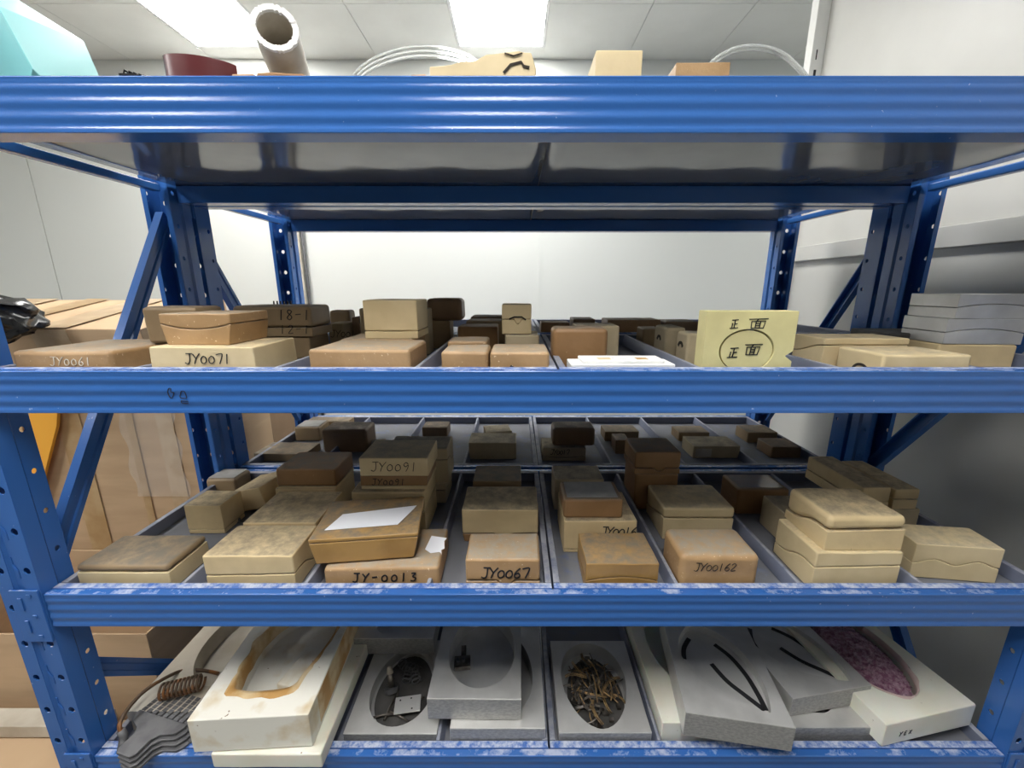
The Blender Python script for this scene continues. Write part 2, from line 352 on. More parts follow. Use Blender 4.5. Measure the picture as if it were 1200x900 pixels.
# ------------------------------------------------------------------ handwriting
G = {
'J': [[(.15, 1), (.75, 1)], [(.5, 1), (.5, .25), (.3, .02), (.05, .12)]], 'Y': [[(.05, .95), (.35, .5)], [(.7, 1), (.35, .5), (.2, 0)]],
'0': [[(.3, .75), (.08, .5), (.12, .15), (.35, .05), (.58, .25), (.52, .62), (.3, .75)]], '1': [[(.3, .95), (.28, 0)]],
'2': [[(.08, .75), (.3, .95), (.55, .72), (.1, .05), (.6, .08)]], '3': [[(.1, .9), (.5, .92), (.25, .55), (.55, .35), (.4, .05), (.05, .08)]],
'6': [[(.5, .95), (.15, .5), (.12, .15), (.35, .02), (.55, .22), (.4, .45), (.15, .35)]], '7': [[(.02, .88), (.6, .95), (.35, 0)]],
'8': [[(.45, .85), (.2, .95), (.12, .7), (.5, .3), (.3, .02), (.08, .25), (.45, .7), (.45, .85)]],
'9': [[(.55, .8), (.3, .95), (.1, .7), (.3, .5), (.55, .7), (.5, .3), (.35, 0)]], '5': [[(.55, .95), (.15, .95), (.12, .55), (.45, .55), (.5, .2), (.1, .02)]],
'-': [[(.05, .5), (.55, .55)]], 'E': [[(.5, .95), (.1, .9), (.1, .5), (.45, .5)], [(.1, .5), (.1, .05), (.55, .08)]], 'X': [[(.05, .9), (.55, .05)], [(.55, .9), (.05, .05)]],
'正': [[(.12, .9), (.9, .95)], [(.52, .93), (.5, .06)], [(.52, .52), (.85, .54)], [(.24, .58), (.22, .06)], [(.0, .02), (1, .08)]],
'面': [[(-.1, .95), (1.15, 1.0)], [(.52, .98), (.4, .76)], [(.08, .72), (.12, .02)], [(.08, .72), (1.0, .76), (.92, .02)], [(.38, .7), (.38, .08)], [(.68, .72), (.66, .08)], [(.38, .5), (.66, .51)], [(.38, .28), (.66, .29)], [(.12, .04), (.92, .05)]],
' ': []}
def ribbon(bm, pts, wd, t):
    # pts in the xz plane, ribbon of width wd, from y=0 to y=-t
    pts = [Vector((p[0], 0, p[1])) for p in pts]; L = []; Rr = []
    for i, p in enumerate(pts):
        d = (pts[min(i+1, len(pts)-1)]-pts[max(i-1, 0)]).normalized(); n = Vector((-d.z, 0, d.x))*wd/2
        L.append((p+n, p-n))
    for i in range(len(L)-1):
        a, b = L[i], L[i+1]; q = [a[0], a[1], b[1], b[0]]
        f = [bm.verts.new(v+Vector((0, -t, 0))) for v in q]; g = [bm.verts.new(v+Vector((0, .0006, 0))) for v in q]
        bm.faces.new(f); bm.faces.new(g)
        for k in range(4): bm.faces.new((f[k], f[(k+1) % 4], g[(k+1) % 4], g[k]))
def smooth_line(pts, k=4):
    if len(pts) < 3: return pts
    P = [Vector(p).to_2d() if len(p) > 2 else Vector(p) for p in pts]; out = []
    for i in range(len(P)-1):
        p0, p1, p2, p3 = P[max(i-1, 0)], P[i], P[i+1], P[min(i+2, len(P)-1)]
        for s in range(k):
            t = s/k; out.append(.5*((2*p1)+(p2-p0)*t+(2*p0-5*p1+4*p2-p3)*t*t+(3*p1-p0-3*p2+p3)*t**3))
    out.append(P[-1]); return [(v.x, v.y) for v in out]
def write(parent, s, x, z, y, h, pen=.0014, ink='ink', adv=.72, slant=.12, curve=True, wd=None, rot=None):
    bm = bmesh.new(); cx = x
    for ch in s:
        g = G[ch]; sc = wd or h
        for st_ in g:
            p = [(cx+(a+b*slant)*sc*(1 if wd is None else 1), z+b*h) for a, b in (smooth_line(st_) if curve and ch not in '正面EX' else st_)]
            ribbon(bm, p, pen, .0004)
        cx += adv*sc*(1.35 if ch in '正面' else 1)
    return obj('writing', bm, M[ink], parent, (0, y, 0), rot)
# ------------------------------------------------------------------ resin blocks
rnd = random.Random(5)
def slab(w, d, zlo, zhi, nx=1, ny=1, tx=0, jit=0, seed=0, tb=0, shx=0):
    """slab whose bottom and top are height functions of (x, y) in -1..1; tx widens the top, tb narrows the base"""
    bm = bmesh.new(); g = {}
    H = zhi(0, 0)
    for k, fz in ((0, zlo), (1, zhi)):
        for i in range(nx+1):
            for j in range(ny+1):
                u = 2*i/nx-1; v = 2*j/ny-1; z = fz(u, v)
                s = 1+(tx if k else tb)
                p = Vector((u*w/2*s+shx*z, v*d/2, z))
                if jit:
                    q = noise.noise_vector(p*22+Vector((seed, seed*.7, 0)))
                    p += Vector((q.x, q.y, q.z if k else 0))*jit
                g[k, i, j] = bm.verts.new(p)
    for i in range(nx):
        for j in range(ny):
            bm.faces.new((g[1, i, j], g[1, i+1, j], g[1, i+1, j+1], g[1, i, j+1])); bm.faces.new((g[0, i, j], g[0, i, j+1], g[0, i+1, j+1], g[0, i+1, j]))
    for i in range(nx):
        for j in (0, ny): bm.faces.new((g[0, i, j], g[0, i+1, j], g[1, i+1, j], g[1, i, j]))
    for j in range(ny):
        for i in (0, nx): bm.faces.new((g[0, i, j], g[0, i, j+1], g[1, i, j+1], g[1, i, j]))
    return bm
lines = {
 'flat': lambda u, v: 0, 'smile': lambda u, v: -.35*(1-u*u)+.12, 'arch': lambda u, v: .3*(1-u*u)-.1,
 'wavy': lambda u, v: .16*math.cos(u*math.pi*2)*(-1)+.02, 's': lambda u, v: .35*math.sin(-v*1.5), 'notch': lambda u, v: -.3 if abs(u-.05) < .12 else 0,
 'swoop': lambda u, v: .5*math.tanh((v-.1)*-3)*.6+.05*u,
}
def block(label, base, xl, xr, yt, D, dep, m='cream', rz=0, r=.004, tx=0, line=None, lf=.45, m2=None, h=None, text=None, roll=0, name='mould_block', jit=.0012, cat='mould', group=None, seg=2, shx=0, tb=0, over=0):
    # base: height under the block; xl, xr, yt: where its front top edge shows at distance D
    top = onD((xl+xr)/2, yt, D).z if h is None else base+h
    hh = top-base
    X0, X1 = Xat(xl, D, top), Xat(xr, D, top); w_ = (X1-X0)/max(.3, math.cos(R(rz))); 
    a = R(rz); cx = (X0+X1)/2-math.sin(a)*dep/2; cy = D+math.cos(a)*dep/2
    loc = Vector((cx, cy, CZ+base+.0006))
    seed = len(bpy.data.objects) % 97
    if line:
        e = empty(name, loc, a, label, cat, group)
        f = lines[line]; zf = lambda u, v: hh*lf+f(u, v)*hh*.5
        obj('lower_half', slab(w_, dep, lambda u, v: 0, lambda u, v: zf(u, v)-.0005, 12, 8, tx*lf, jit, seed, tb=tb), M[m2 or m], e, bevel=min(r, .002), seg=1)
        obj('upper_half', slab(w_*(1+tx*lf), dep, lambda u, v: zf(u, v)+.0005, lambda u, v: hh, 12, 8, tx*(1-lf), jit, seed), M[m], e, bevel=r, seg=seg)
    else:
        e = obj(name, slab(w_, dep, lambda u, v: 0, lambda u, v: hh, 6, 5, tx, jit, seed, shx=shx, tb=tb), M[m], None, loc, (0, 0, a), bevel=r, seg=seg)
        tag(e, label, cat, group)
    if roll: e.rotation_euler = (0, R(roll), a)
    if text:
        for t in (text if isinstance(text, list) else [text]):
            s, fx, fz, th = t[:4]; k = t[4] if len(t) > 4 else {}
            write(e, s, fx*w_, fz*hh, -dep/2-.0007-jit*.35, th, **k)
    e['hh'] = hh; e['ww'] = w_
    return e, top
f2 = LV[1]-.031; f3 = LV[2]-.031; f4 = LV[3]-.031; f1 = .2865
B = block
# ---- second shelf
SH2 = 'on the second shelf'
_, tA = B('long low brown slab marked JY0061 in pale ink, far left', f2, 10, 128, 412, .765, .19, 'tan', r=.009, text=('JY0061', -.12, .53, .017, dict(ink='whiteink', pen=.0011, adv=.8)), seg=3)
B('olive brown block resting on the back of the long low brown slab, far left', tA, 165, 226, 360, .865, .085, 'olive', r=.009, tx=.06)
_, tD = B('cream slab marked JY0071 lying under a brown block', f2, 172, 297, 407, .765, .15, 'creamclean', text=('JY0071', -.17, .52, .020, dict(pen=.0015, adv=.75)), tx=-.02, r=.003)
B('tan brown block with a smiling parting line, lying on the cream JY0071 slab', tD, 184, 268, 368, .79, .125, 'tan', r=.003, tb=-.12, line='smile', lf=.62)
_, tE = B('lower of two stacked brown moulds left of centre, hidden behind the slabs', f2, 285, 362, 395, 1.02, .11, 'olive', r=.005)
B('upper brown mould marked 18-1, on top of its stack at left', tE+.001, 270, 363, 359, 1.015, .115, 'olive', r=.008, line='flat', lf=.3, text=[('18-1', .08, .55, .026, dict(pen=.002, adv=.8)), ('12-1', .08, .1, .022, dict(pen=.0016, adv=.9))], tx=-.02)
B('grey cream block with faint writing behind the 18-1 stack', f2, 384, 402, 379, 1.15, .08, 'grey', text=('JY001', -.4, .5, .02, dict(pen=.0014)))
B('rounded olive block farther back behind the 18-1 stack', f2, 385, 409, 364, 1.25, .05, 'olive', r=.008)
B('small dark block in the shade left of the cream two-part block', f2, 412, 421, 372, 1.2, .05, 'dark')
B('wide speckled tan slab at the front edge, in front of the cream two-part block', f2, 360, 480, 410, .765, .15, 'tan', r=.007, seg=3)
_, tG = B('tan slab lying just behind the speckled one, carrying the cream block', f2, 397, 484, 398, .925, .13, 'tan', r=.006)
B('square cream two-part block standing on tan slabs, left of centre', tG, 424, 488, 352, .935, .11, 'creamclean', line='flat', lf=.2, r=.003)
B('broad grey cream block standing behind the square cream one', f2, 420, 501, 362, 1.09, .06, 'grey')
_, tI = B('olive block underneath the dark rounded one, left of centre', f2, 501, 527, 376, 1.2, .07, 'olive')
B('dark brown rounded block raised on another, top left of centre', tI, 499, 541, 350, 1.19, .08, 'dark', r=.012, seg=3)
B('small tan rounded block at the front edge, left of the black-marked one', f2, 516, 572, 412, .77, .10, 'tan', r=.008, seg=3)
B('small tan block directly behind the small rounded one', f2, 524, 571, 400, .91, .09, 'tan', r=.006)
eL, _ = B('speckled tan block with a black stroke at its lower front', f2, 574, 644, 413, .77, .12, 'tan', r=.006, seg=3)
bm = bmesh.new(); ribbon(bm, [(-.018, .030), (.0, .018), (.02, .012), (.026, .008)], .005, .0004); obj('black_stroke', bm, M['ink'], eL, (0, -.0612, 0))
_, tN = B('pale cream slab under the small upright cream mould', f2, 592, 632, 393, .965, .10, 'grey')
eM, _ = B('small upright cream mould with a dark slot, standing at centre', tN, 588, 623, 357, .985, .06, 'creamclean', line='notch', lf=.5, r=.003)
bm = bmesh.new(); ribbon(bm, [(-.018, .036), (-.006, .041), (.012, .041), (.022, .034)], .004, .0006); obj('slot', bm, M['shadowline'], eM, (0, -.031, 0))
B('dark brown block behind the small tan ones, left of the upright cream mould', f2, 536, 583, 383, 1.09, .09, 'brown')
B('olive brown block third back in the centre bay', f2, 546, 592, 376, 1.2, .08, 'olive', r=.006)
B('dark block at the far end of the centre bay', f2, 551, 600, 371, 1.36, .1, 'dark', r=.008)
B('big dark-topped brown block standing right of centre', f2, 648, 714, 385, .88, .07, 'brown', r=.011, seg=3)
B('grey cream block peeping out behind the big dark-topped brown one', f2, 676, 727, 382, .97, .09, 'grey', r=.006)
B('long brown block at the back, left of the big brown one', f2, 634, 668, 378, 1.37, .08, 'brown')
B('flat dark slab lying at the back behind the big brown block', f2, 672, 698, 374, 1.37, .1, 'dark')
B('long flat brown block at the back right of centre', f2, 712, 775, 375, 1.38, .1, 'brown')
B('dark block at the back beside the grey cream row', f2, 780, 820, 377, 1.37, .1, 'dark')
# white foam piece
X0, X1 = Xat(669, .765, -.14), Xat(792, .765, -.14)
e = empty('foam_packing', ((X0+X1)/2, .765+.032, CZ+f2+.0006), label='white foam packing piece with stepped edges at the front edge', cat='foam packing')
wf = X1-X0
obj('foam_base', nbox(-wf/2, wf/2, -.032, .032, 0, .034), M['foam'], e, bevel=.002)
obj('foam_step', nbox(-wf/2+.022, wf/2-.018, -.024, .030, .0341, .041), M['foam'], e, bevel=.002)
bm = bmesh.new(); tube(bm, [(0, -.0, .0411), (0, 0, .0422)], .016, 20); obj('round_boss', bm, M['foam'], e)
bm = bmesh.new(); box(bm, -.045, -.02, -.02, .0, .0412, .0416); box(bm, .03, .052, -.02, .0, .0412, .0416); obj('brown_stain', bm, M['wax'], e)
B('narrow olive block, leftmost of the row left of the yellow plate', f2, 754, 776, 385, 1.2, .07, 'olive', r=.005)
pt5 = B('grey cream block with a dark dent, second in the row left of the yellow plate', f2, 781, 805, 384, 1.03, .09, 'grey', r=.009)
pt6 = B('grey cream block with a dark dent, right beside the yellow plate', f2, 806, 850, 391, .93, .065, 'grey', r=.007)
# yellow plate with writing and round insert
X0, X1 = Xat(829, .765, -.06), Xat(936, .765, -.06); wy = X1-X0; top = onD(880, 365, .765).z; hy = top-f2
e = empty('engraved_plate', ((X0+X1)/2, .765+.02, CZ+f2+.0006), R(-1), 'pale yellow plate standing upright with Chinese handwriting and a round insert', 'mould')
def plate_with_hole(w_, h_, t, cx, cz, rx, rzz, n=56, cut=None):
    """upright plate (xz plane) with a round opening"""
    bm = bmesh.new(); angs = sorted(set([2*math.pi*i/n for i in range(n)]+[math.atan2(z-cz, x-cx) % (2*math.pi) for x in (-w_/2, w_/2) for z in (0, h_)]))
    def outer(a):
        c, s = math.cos(a), math.sin(a); t_ = 1e9
        if c > 1e-9: t_ = min(t_, (w_/2-cx)/c)
        if c < -1e-9: t_ = min(t_, (-w_/2-cx)/c)
        if s > 1e-9: t_ = min(t_, (h_-cz)/s)
        if s < -1e-9: t_ = min(t_, -cz/s)
        return cx+t_*c, cz+t_*s
    V = []
    for a in angs:
        ox, oz = outer(a); ix, iz = cx+rx*math.cos(a), cz+rzz*math.sin(a)
        if cut and cut[0] < oz < cut[1] and ox > w_/2-.0001: ox -= cut[2]
        V.append([bm.verts.new(p) for p in ((ox, -t/2, oz), (ix, -t/2, iz), (ox, t/2, oz), (ix, t/2, iz))])
    for i in range(len(V)):
        a, b = V[i], V[(i+1) % len(V)]
        for q in ((0, 1), (3, 2), (1, 3), (2, 0)): bm.faces.new((a[q[0]], a[q[1]], b[q[1]], b[q[0]]))
    return bm
ccz = .0595; rr_ = .0515
obj('plate', plate_with_hole(wy, hy, .036, -.003, ccz, rr_, .041, cut=(.042, .052, .014)), M['yellow'], e, bevel=.001, seg=1)
bm = bmesh.new(); n = 48
tube(bm, [(0, -.016, 0), (0, .017, 0)], rr_-.0006, 48)
o = obj('round_insert', bm, M['yellow'], e, (-.0022, 0, ccz-.0008)); o.scale = (.955, 1, .77)
write(e, '正', -.040, .102, -.0185, .017, pen=.0017, slant=.08, wd=.015, curve=False); write(e, '面', -.004, .102, -.0185, .018, pen=.0017, wd=.028, slant=.05)
write(e, '正', -.038, .046, -.0168, .020, pen=.0019, slant=.15, wd=.019); write(e, '面', -.006, .051, -.0168, .021, pen=.0019, wd=.026, slant=.1)
B('two-part cream slab at right, behind the low cream block with an arch mark', f2, 967, 1067, 397, .895, .10, 'creamclean', line='s', lf=.6, r=.003)
eV, _ = B('low cream block with a dark arch mark on its left end, front edge right', f2, 1037, 1141, 416, .765, .115, 'creamclean', r=.006)
bm = bmesh.new(); pts = [(-.02, .004), (-.018, .016), (-.008, .024), (.006, .024), (.016, .016), (.018, .004)]
ribbon(bm, smooth_line(pts), .005, .0006); obj('arch_mark', bm, M['shadowline'], eV, (-eV['ww']/2-.0008, -.01, 0), (0, 0, -math.pi/2))
B('charcoal grey flat slab at right, behind the cream slabs', f2, 1044, 1113, 391, 1.0, .13, 'charcoal', rz=-4, name='metal_mould')
_, tX = B('cream block lying askew under the two aluminium blocks', f2, 1107, 1187, 404, .905, .12, 'cream', rz=-8, r=.005)
_, tY = B('lower of two stacked aluminium blocks with an arched seam, far right', tX, 1116, 1200, 374, .905, .12, 'alu', rz=-6, line='arch', lf=.5, r=.0015, name='metal_mould', jit=0)
B('upper of two stacked aluminium blocks with an arched seam, far right', tY, 1128, 1215, 345, .905, .12, 'alu', rz=-3, line='arch', lf=.5, r=.0015, name='metal_mould', jit=0)
# small comb behind the brown stack
e = empty('black_comb', (Xat(322, 1.18, -.05), 1.22, CZ+f2+.0006), label='black comb with its teeth showing over the brown 18-1 mould', cat='comb')
obj('comb_back', nbox(-.03, .03, -.008, .008, 0, .118), M['black'], e, bevel=.002)
for k in range(6):
    bm = bmesh.new(); tube(bm, [(-.025+.01*k, 0, .117), (-.025+.01*k, 0, .138)], .003, 6, r2=.0018); obj('tooth', bm, M['black'], e)
# ---- third shelf, left to right
B('flat two-tone slab, brown over cream, at the front left corner of the third shelf', f3, 87, 196, 663, .768, .115, 'olive', m2='creamclean', line='flat', lf=.72, r=.012, seg=3)
B('thick cream slab with a stained top at the front, second bay', f3, 236, 342, 652, .768, .12, 'cream', r=.004, line='swoop', lf=.3)
B('wide cream slab with a dusty dark top, behind the thick stained cream slab', f3, 284, 370, 613, .895, .16, 'cream', r=.003)
_, t4 = B('cream mould underneath the brown one, behind the dusty wide slab', f3, 322, 394, 573, 1.07, .13, 'cream')
B('reddish brown mould on a cream base, stacked at the back of the second bay', t4, 322, 392, 550, 1.07, .13, 'brown', m2='cream', line='flat', lf=.12, r=.006)
B('tilted cream block propped up between its neighbours, left bays', f3+.014, 272, 312, 552, 1.075, .12, 'cream', rz=-8, roll=-14, r=.003, h=.065)
bm = bmesh.new(); box(bm, -.03, .03, -.004, .004, 0, .003); box(bm, -.02, -.016, -.004, .004, .003, .012); box(bm, .012, .016, -.004, .004, .003, .014)
tag(obj('bracket', bm, M['iron'], None, (Xat(287, 1.03, f3), 1.04, CZ+f3+.001), (0, 0, .3)), 'small dark metal bracket lying under the tilted cream block', 'bracket')
B('small cube-like cream block in the leftmost bay of the third shelf', f3, 215, 258, 593, .98, .085, 'cream', r=.002, line='flat', lf=.15)
pt2 = B('low brown block with a grey top at the far end of the leftmost bay', f3, 240, 275, 562, 1.2, .08, 'olive', r=.009)
B('flat grey-brown slab lying in the rear rack, far left of the third shelf', f3, 296, 357, 532, 1.45, .12, 'olive', r=.003, rz=-3)
pt1 = B('small brown block with a pale top, rear rack, left of the large dark one', f3, 344, 374, 501, 1.66, .10, 'olive', r=.008)
B('low brown block at the very back left of the rear rack, third shelf', f3, 358, 408, 494, 1.775, .07, 'olive')
B('large dark brown rounded block in the rear rack, left side', f3, 376, 429, 504, 1.53, .11, 'dark', r=.012, seg=3)
B('thin dark piece lying beside the large dark brown block', f3, 436, 452, 524, 1.5, .09, 'dark', rz=18, r=.002)
_, t12 = B('cream mould at the bottom of the JY0091 stack', f3, 411, 497, 577, .972, .15, 'cream', line='flat', lf=.55)
_, t12b = B('brown mould marked JY0091, middle of its stack', t12, 422, 500, 558, .985, .125, 'brown', m2='creamclean', line='flat', lf=.28, text=('JY0091', -.34, .35, .018, dict(pen=.0016, adv=.85)), r=.002)
B('cream mould marked JY0091, on top of its stack', t12b, 420, 501, 537, .983, .13, 'creamclean', r=.003, text=('JY0091', -.34, .28, .026, dict(pen=.0016, adv=.8)))
_, t12c = B('grey cream mould low down behind the JY0091 stack', f3, 448, 522, 566, 1.14, .12, 'grey', line='s')
B('grey cream mould stacked behind the JY0091 stack', t12c, 452, 524, 526, 1.14, .11, 'grey', line='swoop', lf=.5, r=.005)
_, t13 = B('brown slab marked JY0013 under the amber box', f3, 379, 514, 666, .766, .15, 'tan', r=.008, rz=1.5, text=('JY-0013', -.26, .42, .022, dict(pen=.003, adv=.95)), seg=3)
e13, t13b = B('glossy amber brown box with a sheet of white paper on top', t13+.004, 366, 486, 629, .785, .165, 'amber', rz=7, r=.003, tx=.03, tb=-.07, line='flat', lf=.84, jit=.0016)
bm = bmesh.new()
P = [(-.085, -.050), (.062, -.035), (.085, .035), (.078, .037), (-.052, .012), (-.058, .010)]
prism([(-.092, -.055), (.066, -.052), (.094, .012), (.1, .028), (-.07, .008)], 0, .0006, bm)
o = obj('paper_sheet', bm, M['paper'], None, e13.location+Vector((.0, .005, t13b-t13-.004+.0012)), (0, 0, R(7))); tag(o, 'long white paper sheet lying on the glossy amber box', 'paper')
bm = bmesh.new(); prism([(-.02, -.012), (-.005, -.02), (.02, -.022), (.017, -.010), (.024, -.006), (.020, .012), (.025, .02), (-.012, .022)], 0, .0006, bm)
pz = Vector((Xat(509, .83, -.585), .835, CZ+t13+.0045)); o = obj('torn_paper', bm, M['paper'], None, pz+Vector((.0, 0, .004)), (R(28), R(6), 0)); tag(o, 'small torn white paper scrap sticking out beside the amber box', 'paper')
B('speckled brown block marked JY0067 at the front, left of centre', f3, 545, 633, 656, .766, .10, 'tan', m2='tan', r=.007, line='notch', lf=.3, text=('JY0067', -.30, .42, .026, dict(pen=.0032, adv=.68)))
B('broad cream mould on a brown base, behind the JY0067 block', f3, 541, 631, 598, .945, .13, 'cream', m2='brown', line='notch', lf=.25, r=.004, tb=-.05)
B('grey-topped brown block at the back of the bay, behind the broad cream mould', f3, 554, 611, 564, 1.1, .11, 'olive', r=.003)
_, t17 = B('cream mould with upside-down writing, under a brown block right of centre', f3, 661, 747, 611, .9, .15, 'cream', r=.003, line='flat', lf=.1, text=('JY0016', .0, .55, .024, dict(pen=.0026, adv=.62)))
e17, t17b = B('brown block with a grey paper-like top, resting on a cream mould right of centre', t17, 661, 731, 586, .912, .10, 'brown', r=.007, seg=3)
B('grey cream block standing behind the brown-over-cream stack', f3, 650, 708, 562, 1.1, .1, 'grey', r=.004)
B('amber brown block with a speckled grey top at the front, right of centre', f3, 687, 773, 661, .766, .115, 'amber', line='arch', lf=.4, r=.003)
B('speckled brown block marked JY00162 with rounded edges, at the front', f3, 799, 893, 652, .766, .11, 'tan', r=.014, seg=4, text=('JY00162', -.34, .58, .020, dict(pen=.0012, adv=.66)))
B('pale cream mould with a dark stained top, behind the JY00162 block', f3, 779, 861, 596, .955, .135, 'creamclean', r=.007, tx=.03, line='s', lf=.5)
_, t22 = B('lower of two stacked brown moulds in the bay right of centre', f3, 745, 796, 556, 1.1, .12, 'brown', r=.007)
B('upper of two stacked brown moulds in the bay right of centre', t22+.001, 745, 799, 530, 1.1, .12, 'brown', r=.007, line='notch', lf=.25)
B('small dark block in the rear rack, beside the two stacked brown moulds', f3, 722, 738, 516, 1.52, .08, 'dark', r=.004)
B('grey-brown block in the rear rack, right of the upright brown one', f3, 709, 749, 506, 1.66, .09, 'olive', r=.004)
_, t24 = B('cream mould with small black writing in the rear rack at centre', f3, 636, 687, 525, 1.455, .11, 'grey', line='smile', lf=.35, text=('JY0017', -.33, .5, .02, dict(pen=.002, adv=.6)))
B('dark brown rounded block on the written cream mould, rear rack centre', t24, 648, 698, 502, 1.47, .09, 'dark', r=.012, seg=3)
B('wide grey cream block in the rear rack, left of centre', f3, 549, 605, 519, 1.47, .11, 'grey', r=.003)
B('thin cream piece lying askew behind the wide grey cream block', f3, 570, 600, 506, 1.64, .09, 'grey', rz=12, r=.002)
B('small dark brown block alone in its bay of the rear rack', f3, 494, 524, 501, 1.7, .09, 'dark', r=.007)
B('grey-brown block in the rear rack, behind the wide flat one at right', f3, 796, 832, 507, 1.66, .09, 'olive')
pt4 = B('wide flat grey cream block with a pale patch in front, rear rack right', f3, 813, 868, 523, 1.48, .11, 'grey', r=.003)
B('grey-brown block in the last bay of the rear rack, the farther one', f3, 877, 912, 507, 1.64, .1, 'olive')
B('dark olive block in the last bay of the rear rack, the nearer one', f3, 905, 940, 524, 1.48, .1, 'dark')
pt3 = B('brown block with shiny film over its top, in the bay left of the cream stack', f3, 866, 926, 574, 1.075, .10, 'brown', r=.006)
B('small cream block tucked behind the left side of the tall cream stack', f3, 921, 962, 603, .935, .1, 'grey')
_, t33 = B('lower of the two big cream moulds stacked at the front right', f3, 958, 1060, 648, .768, .135, 'creamclean', line='swoop', lf=.48, r=.004)
B('upper of the two big cream moulds stacked at front right, dirt on its top', t33, 973, 1066, 606, .775, .135, 'cream', line='swoop', lf=.45, r=.013, seg=4)
B('cream mould pair with a wavy parting line, alone in the last bay', f3, 1080, 1172, 641, .80, .085, 'creamclean', rz=-7, line='wavy', lf=.5, r=.002)
_, t35 = B('cream block at the bottom of the stack in the last bay', f3, 1020, 1079, 597, 1.0, .16, 'grey')
B('cream bar with a curled front edge on the stack in the last bay, right', t35, 1050, 1079, 574, 1.0, .19, 'cream', r=.004, line='flat', lf=.5)
B('long cream bar with a rounded end on the stack in the last bay, left', t35, 1012, 1046, 572, .985, .21, 'cream', r=.005, line='flat', lf=.4)
for (e_, tz), dd, m_, nm_ in ((pt1, .10, 'paper_grey', 'pale_top'), (pt2, .08, 'paper_grey', 'pale_top'), (pt3, .10, 'film', 'shiny_film'), ((e17, t17b), .10, 'paper_grey', 'pale_top')):
    w_ = e_['ww']; obj(nm_, nbox(-w_*.44, w_*.42, -dd*.40, dd*.42, e_['hh']+.0012, e_['hh']+.0018), M[m_], e_)
e_ = pt4[0]; obj('pale_patch', nbox(-e_['ww']*.45, -.02, -.0568, -.0563, .006, e_['hh']*.8), M['pvc'], e_)
for e_, dd in ((pt5[0], .09), (pt6[0], .065)):
    bm = bmesh.new(); q_ = e_['hh']*.62; ribbon(bm, smooth_line([(-.014, q_-.006), (-.006, q_+.002), (.006, q_+.002), (.012, q_-.006)]), .007, .0006)
    obj('dark_dent', bm, M['shadowline'], e_, (-e_['ww']/2-.0012, 0, 0), (0, 0, -math.pi/2))
# ------------------------------------------------------------------ pocket blocks (bottom shelf)
def polar(poly):
    def f(a):
        c, s = math.cos(a), math.sin(a); best = 0
        for i in range(len(poly)):
            x1, y1 = poly[i]; x2, y2 = poly[(i+1) % len(poly)]
            dx, dy = x2-x1, y2-y1; den = c*dy-s*dx
            if abs(den) < 1e-12: continue
            t = (x1*dy-y1*dx)/den; u = (x1*s-y1*c)/den
            if t > 0 and -1e-6 <= u <= 1+1e-6: best = max(best, t)
        return best
    return f
def egg(a, b, k=.18, n=48, point=0):
    out = []
    for i in range(n):
        t = 2*math.pi*i/n; y = b*math.sin(t); x = a*math.cos(t)*(1-k*math.sin(t))
        if point: x = a*math.copysign(abs(math.cos(t))**(1+point), math.cos(t))
        out.append((x, y))
    return out
def pocket_body(w_, d, h, poly, depth, c=(0, 0), floor=True, flare=0, n=56, lipn=0):
    bm = bmesh.new(); r = polar(poly); cx, cy = c
    angs = sorted(set([2*math.pi*i/n for i in range(n)]+[math.atan2(y-cy, x-cx) % (2*math.pi) for x in (-w_/2, w_/2) for y in (-d/2, d/2)]))
    V = []
    for a in angs:
        co, s = math.cos(a), math.sin(a); t = 1e9
        if co > 1e-9: t = min(t, (w_/2-cx)/co)
        if co < -1e-9: t = min(t, (-w_/2-cx)/co)
        if s > 1e-9: t = min(t, (d/2-cy)/s)
        if s < -1e-9: t = min(t, (-d/2-cy)/s)
        q = min(r(a), t*.96); q2 = q*(1-flare); zb = h-depth if floor else 0
        V.append([bm.verts.new(p) for p in ((cx+t*co, cy+t*s, 0), (cx+t*co, cy+t*s, h), (cx+q*co, cy+q*s, h), (cx+q2*co, cy+q2*s, zb))])
    N = len(V)
    for i in range(N):
        a, b = V[i], V[(i+1) % N]
        for k in range(3): bm.faces.new((a[k], a[k+1], b[k+1], b[k]))
        if not floor: bm.faces.new((a[3], a[0], b[0], b[3]))
    if floor: bm.faces.new([v[3] for v in V]); bm.faces.new([v[0] for v in V])
    return bm
def pocket(label, X, D, z0, w_, d, h, poly, depth, c=(0, 0), m='alu', rz=0, floor=True, name='metal_mould', flare=0, bev=.001, roll=(0, 0)):
    # X: left end of the front edge, D: its distance
    a = R(rz); loc = Vector((X+math.cos(a)*w_/2-math.sin(a)*d/2, D+math.sin(a)*w_/2+math.cos(a)*d/2, CZ+z0+.0006))
    e = empty(name, loc, label=label, cat='mould', rot=(roll[0], roll[1], a))
    obj('body', pocket_body(w_, d, h, poly, depth, c, floor, flare), M[m], e, bevel=bev, seg=1)
    if m == 'alu':
        obj('milled_front', nbox(-w_/2+.001, w_/2-.001, -d/2-.0006, -d/2-.0001, .001, h-.002), M['milled'], e)
    return e
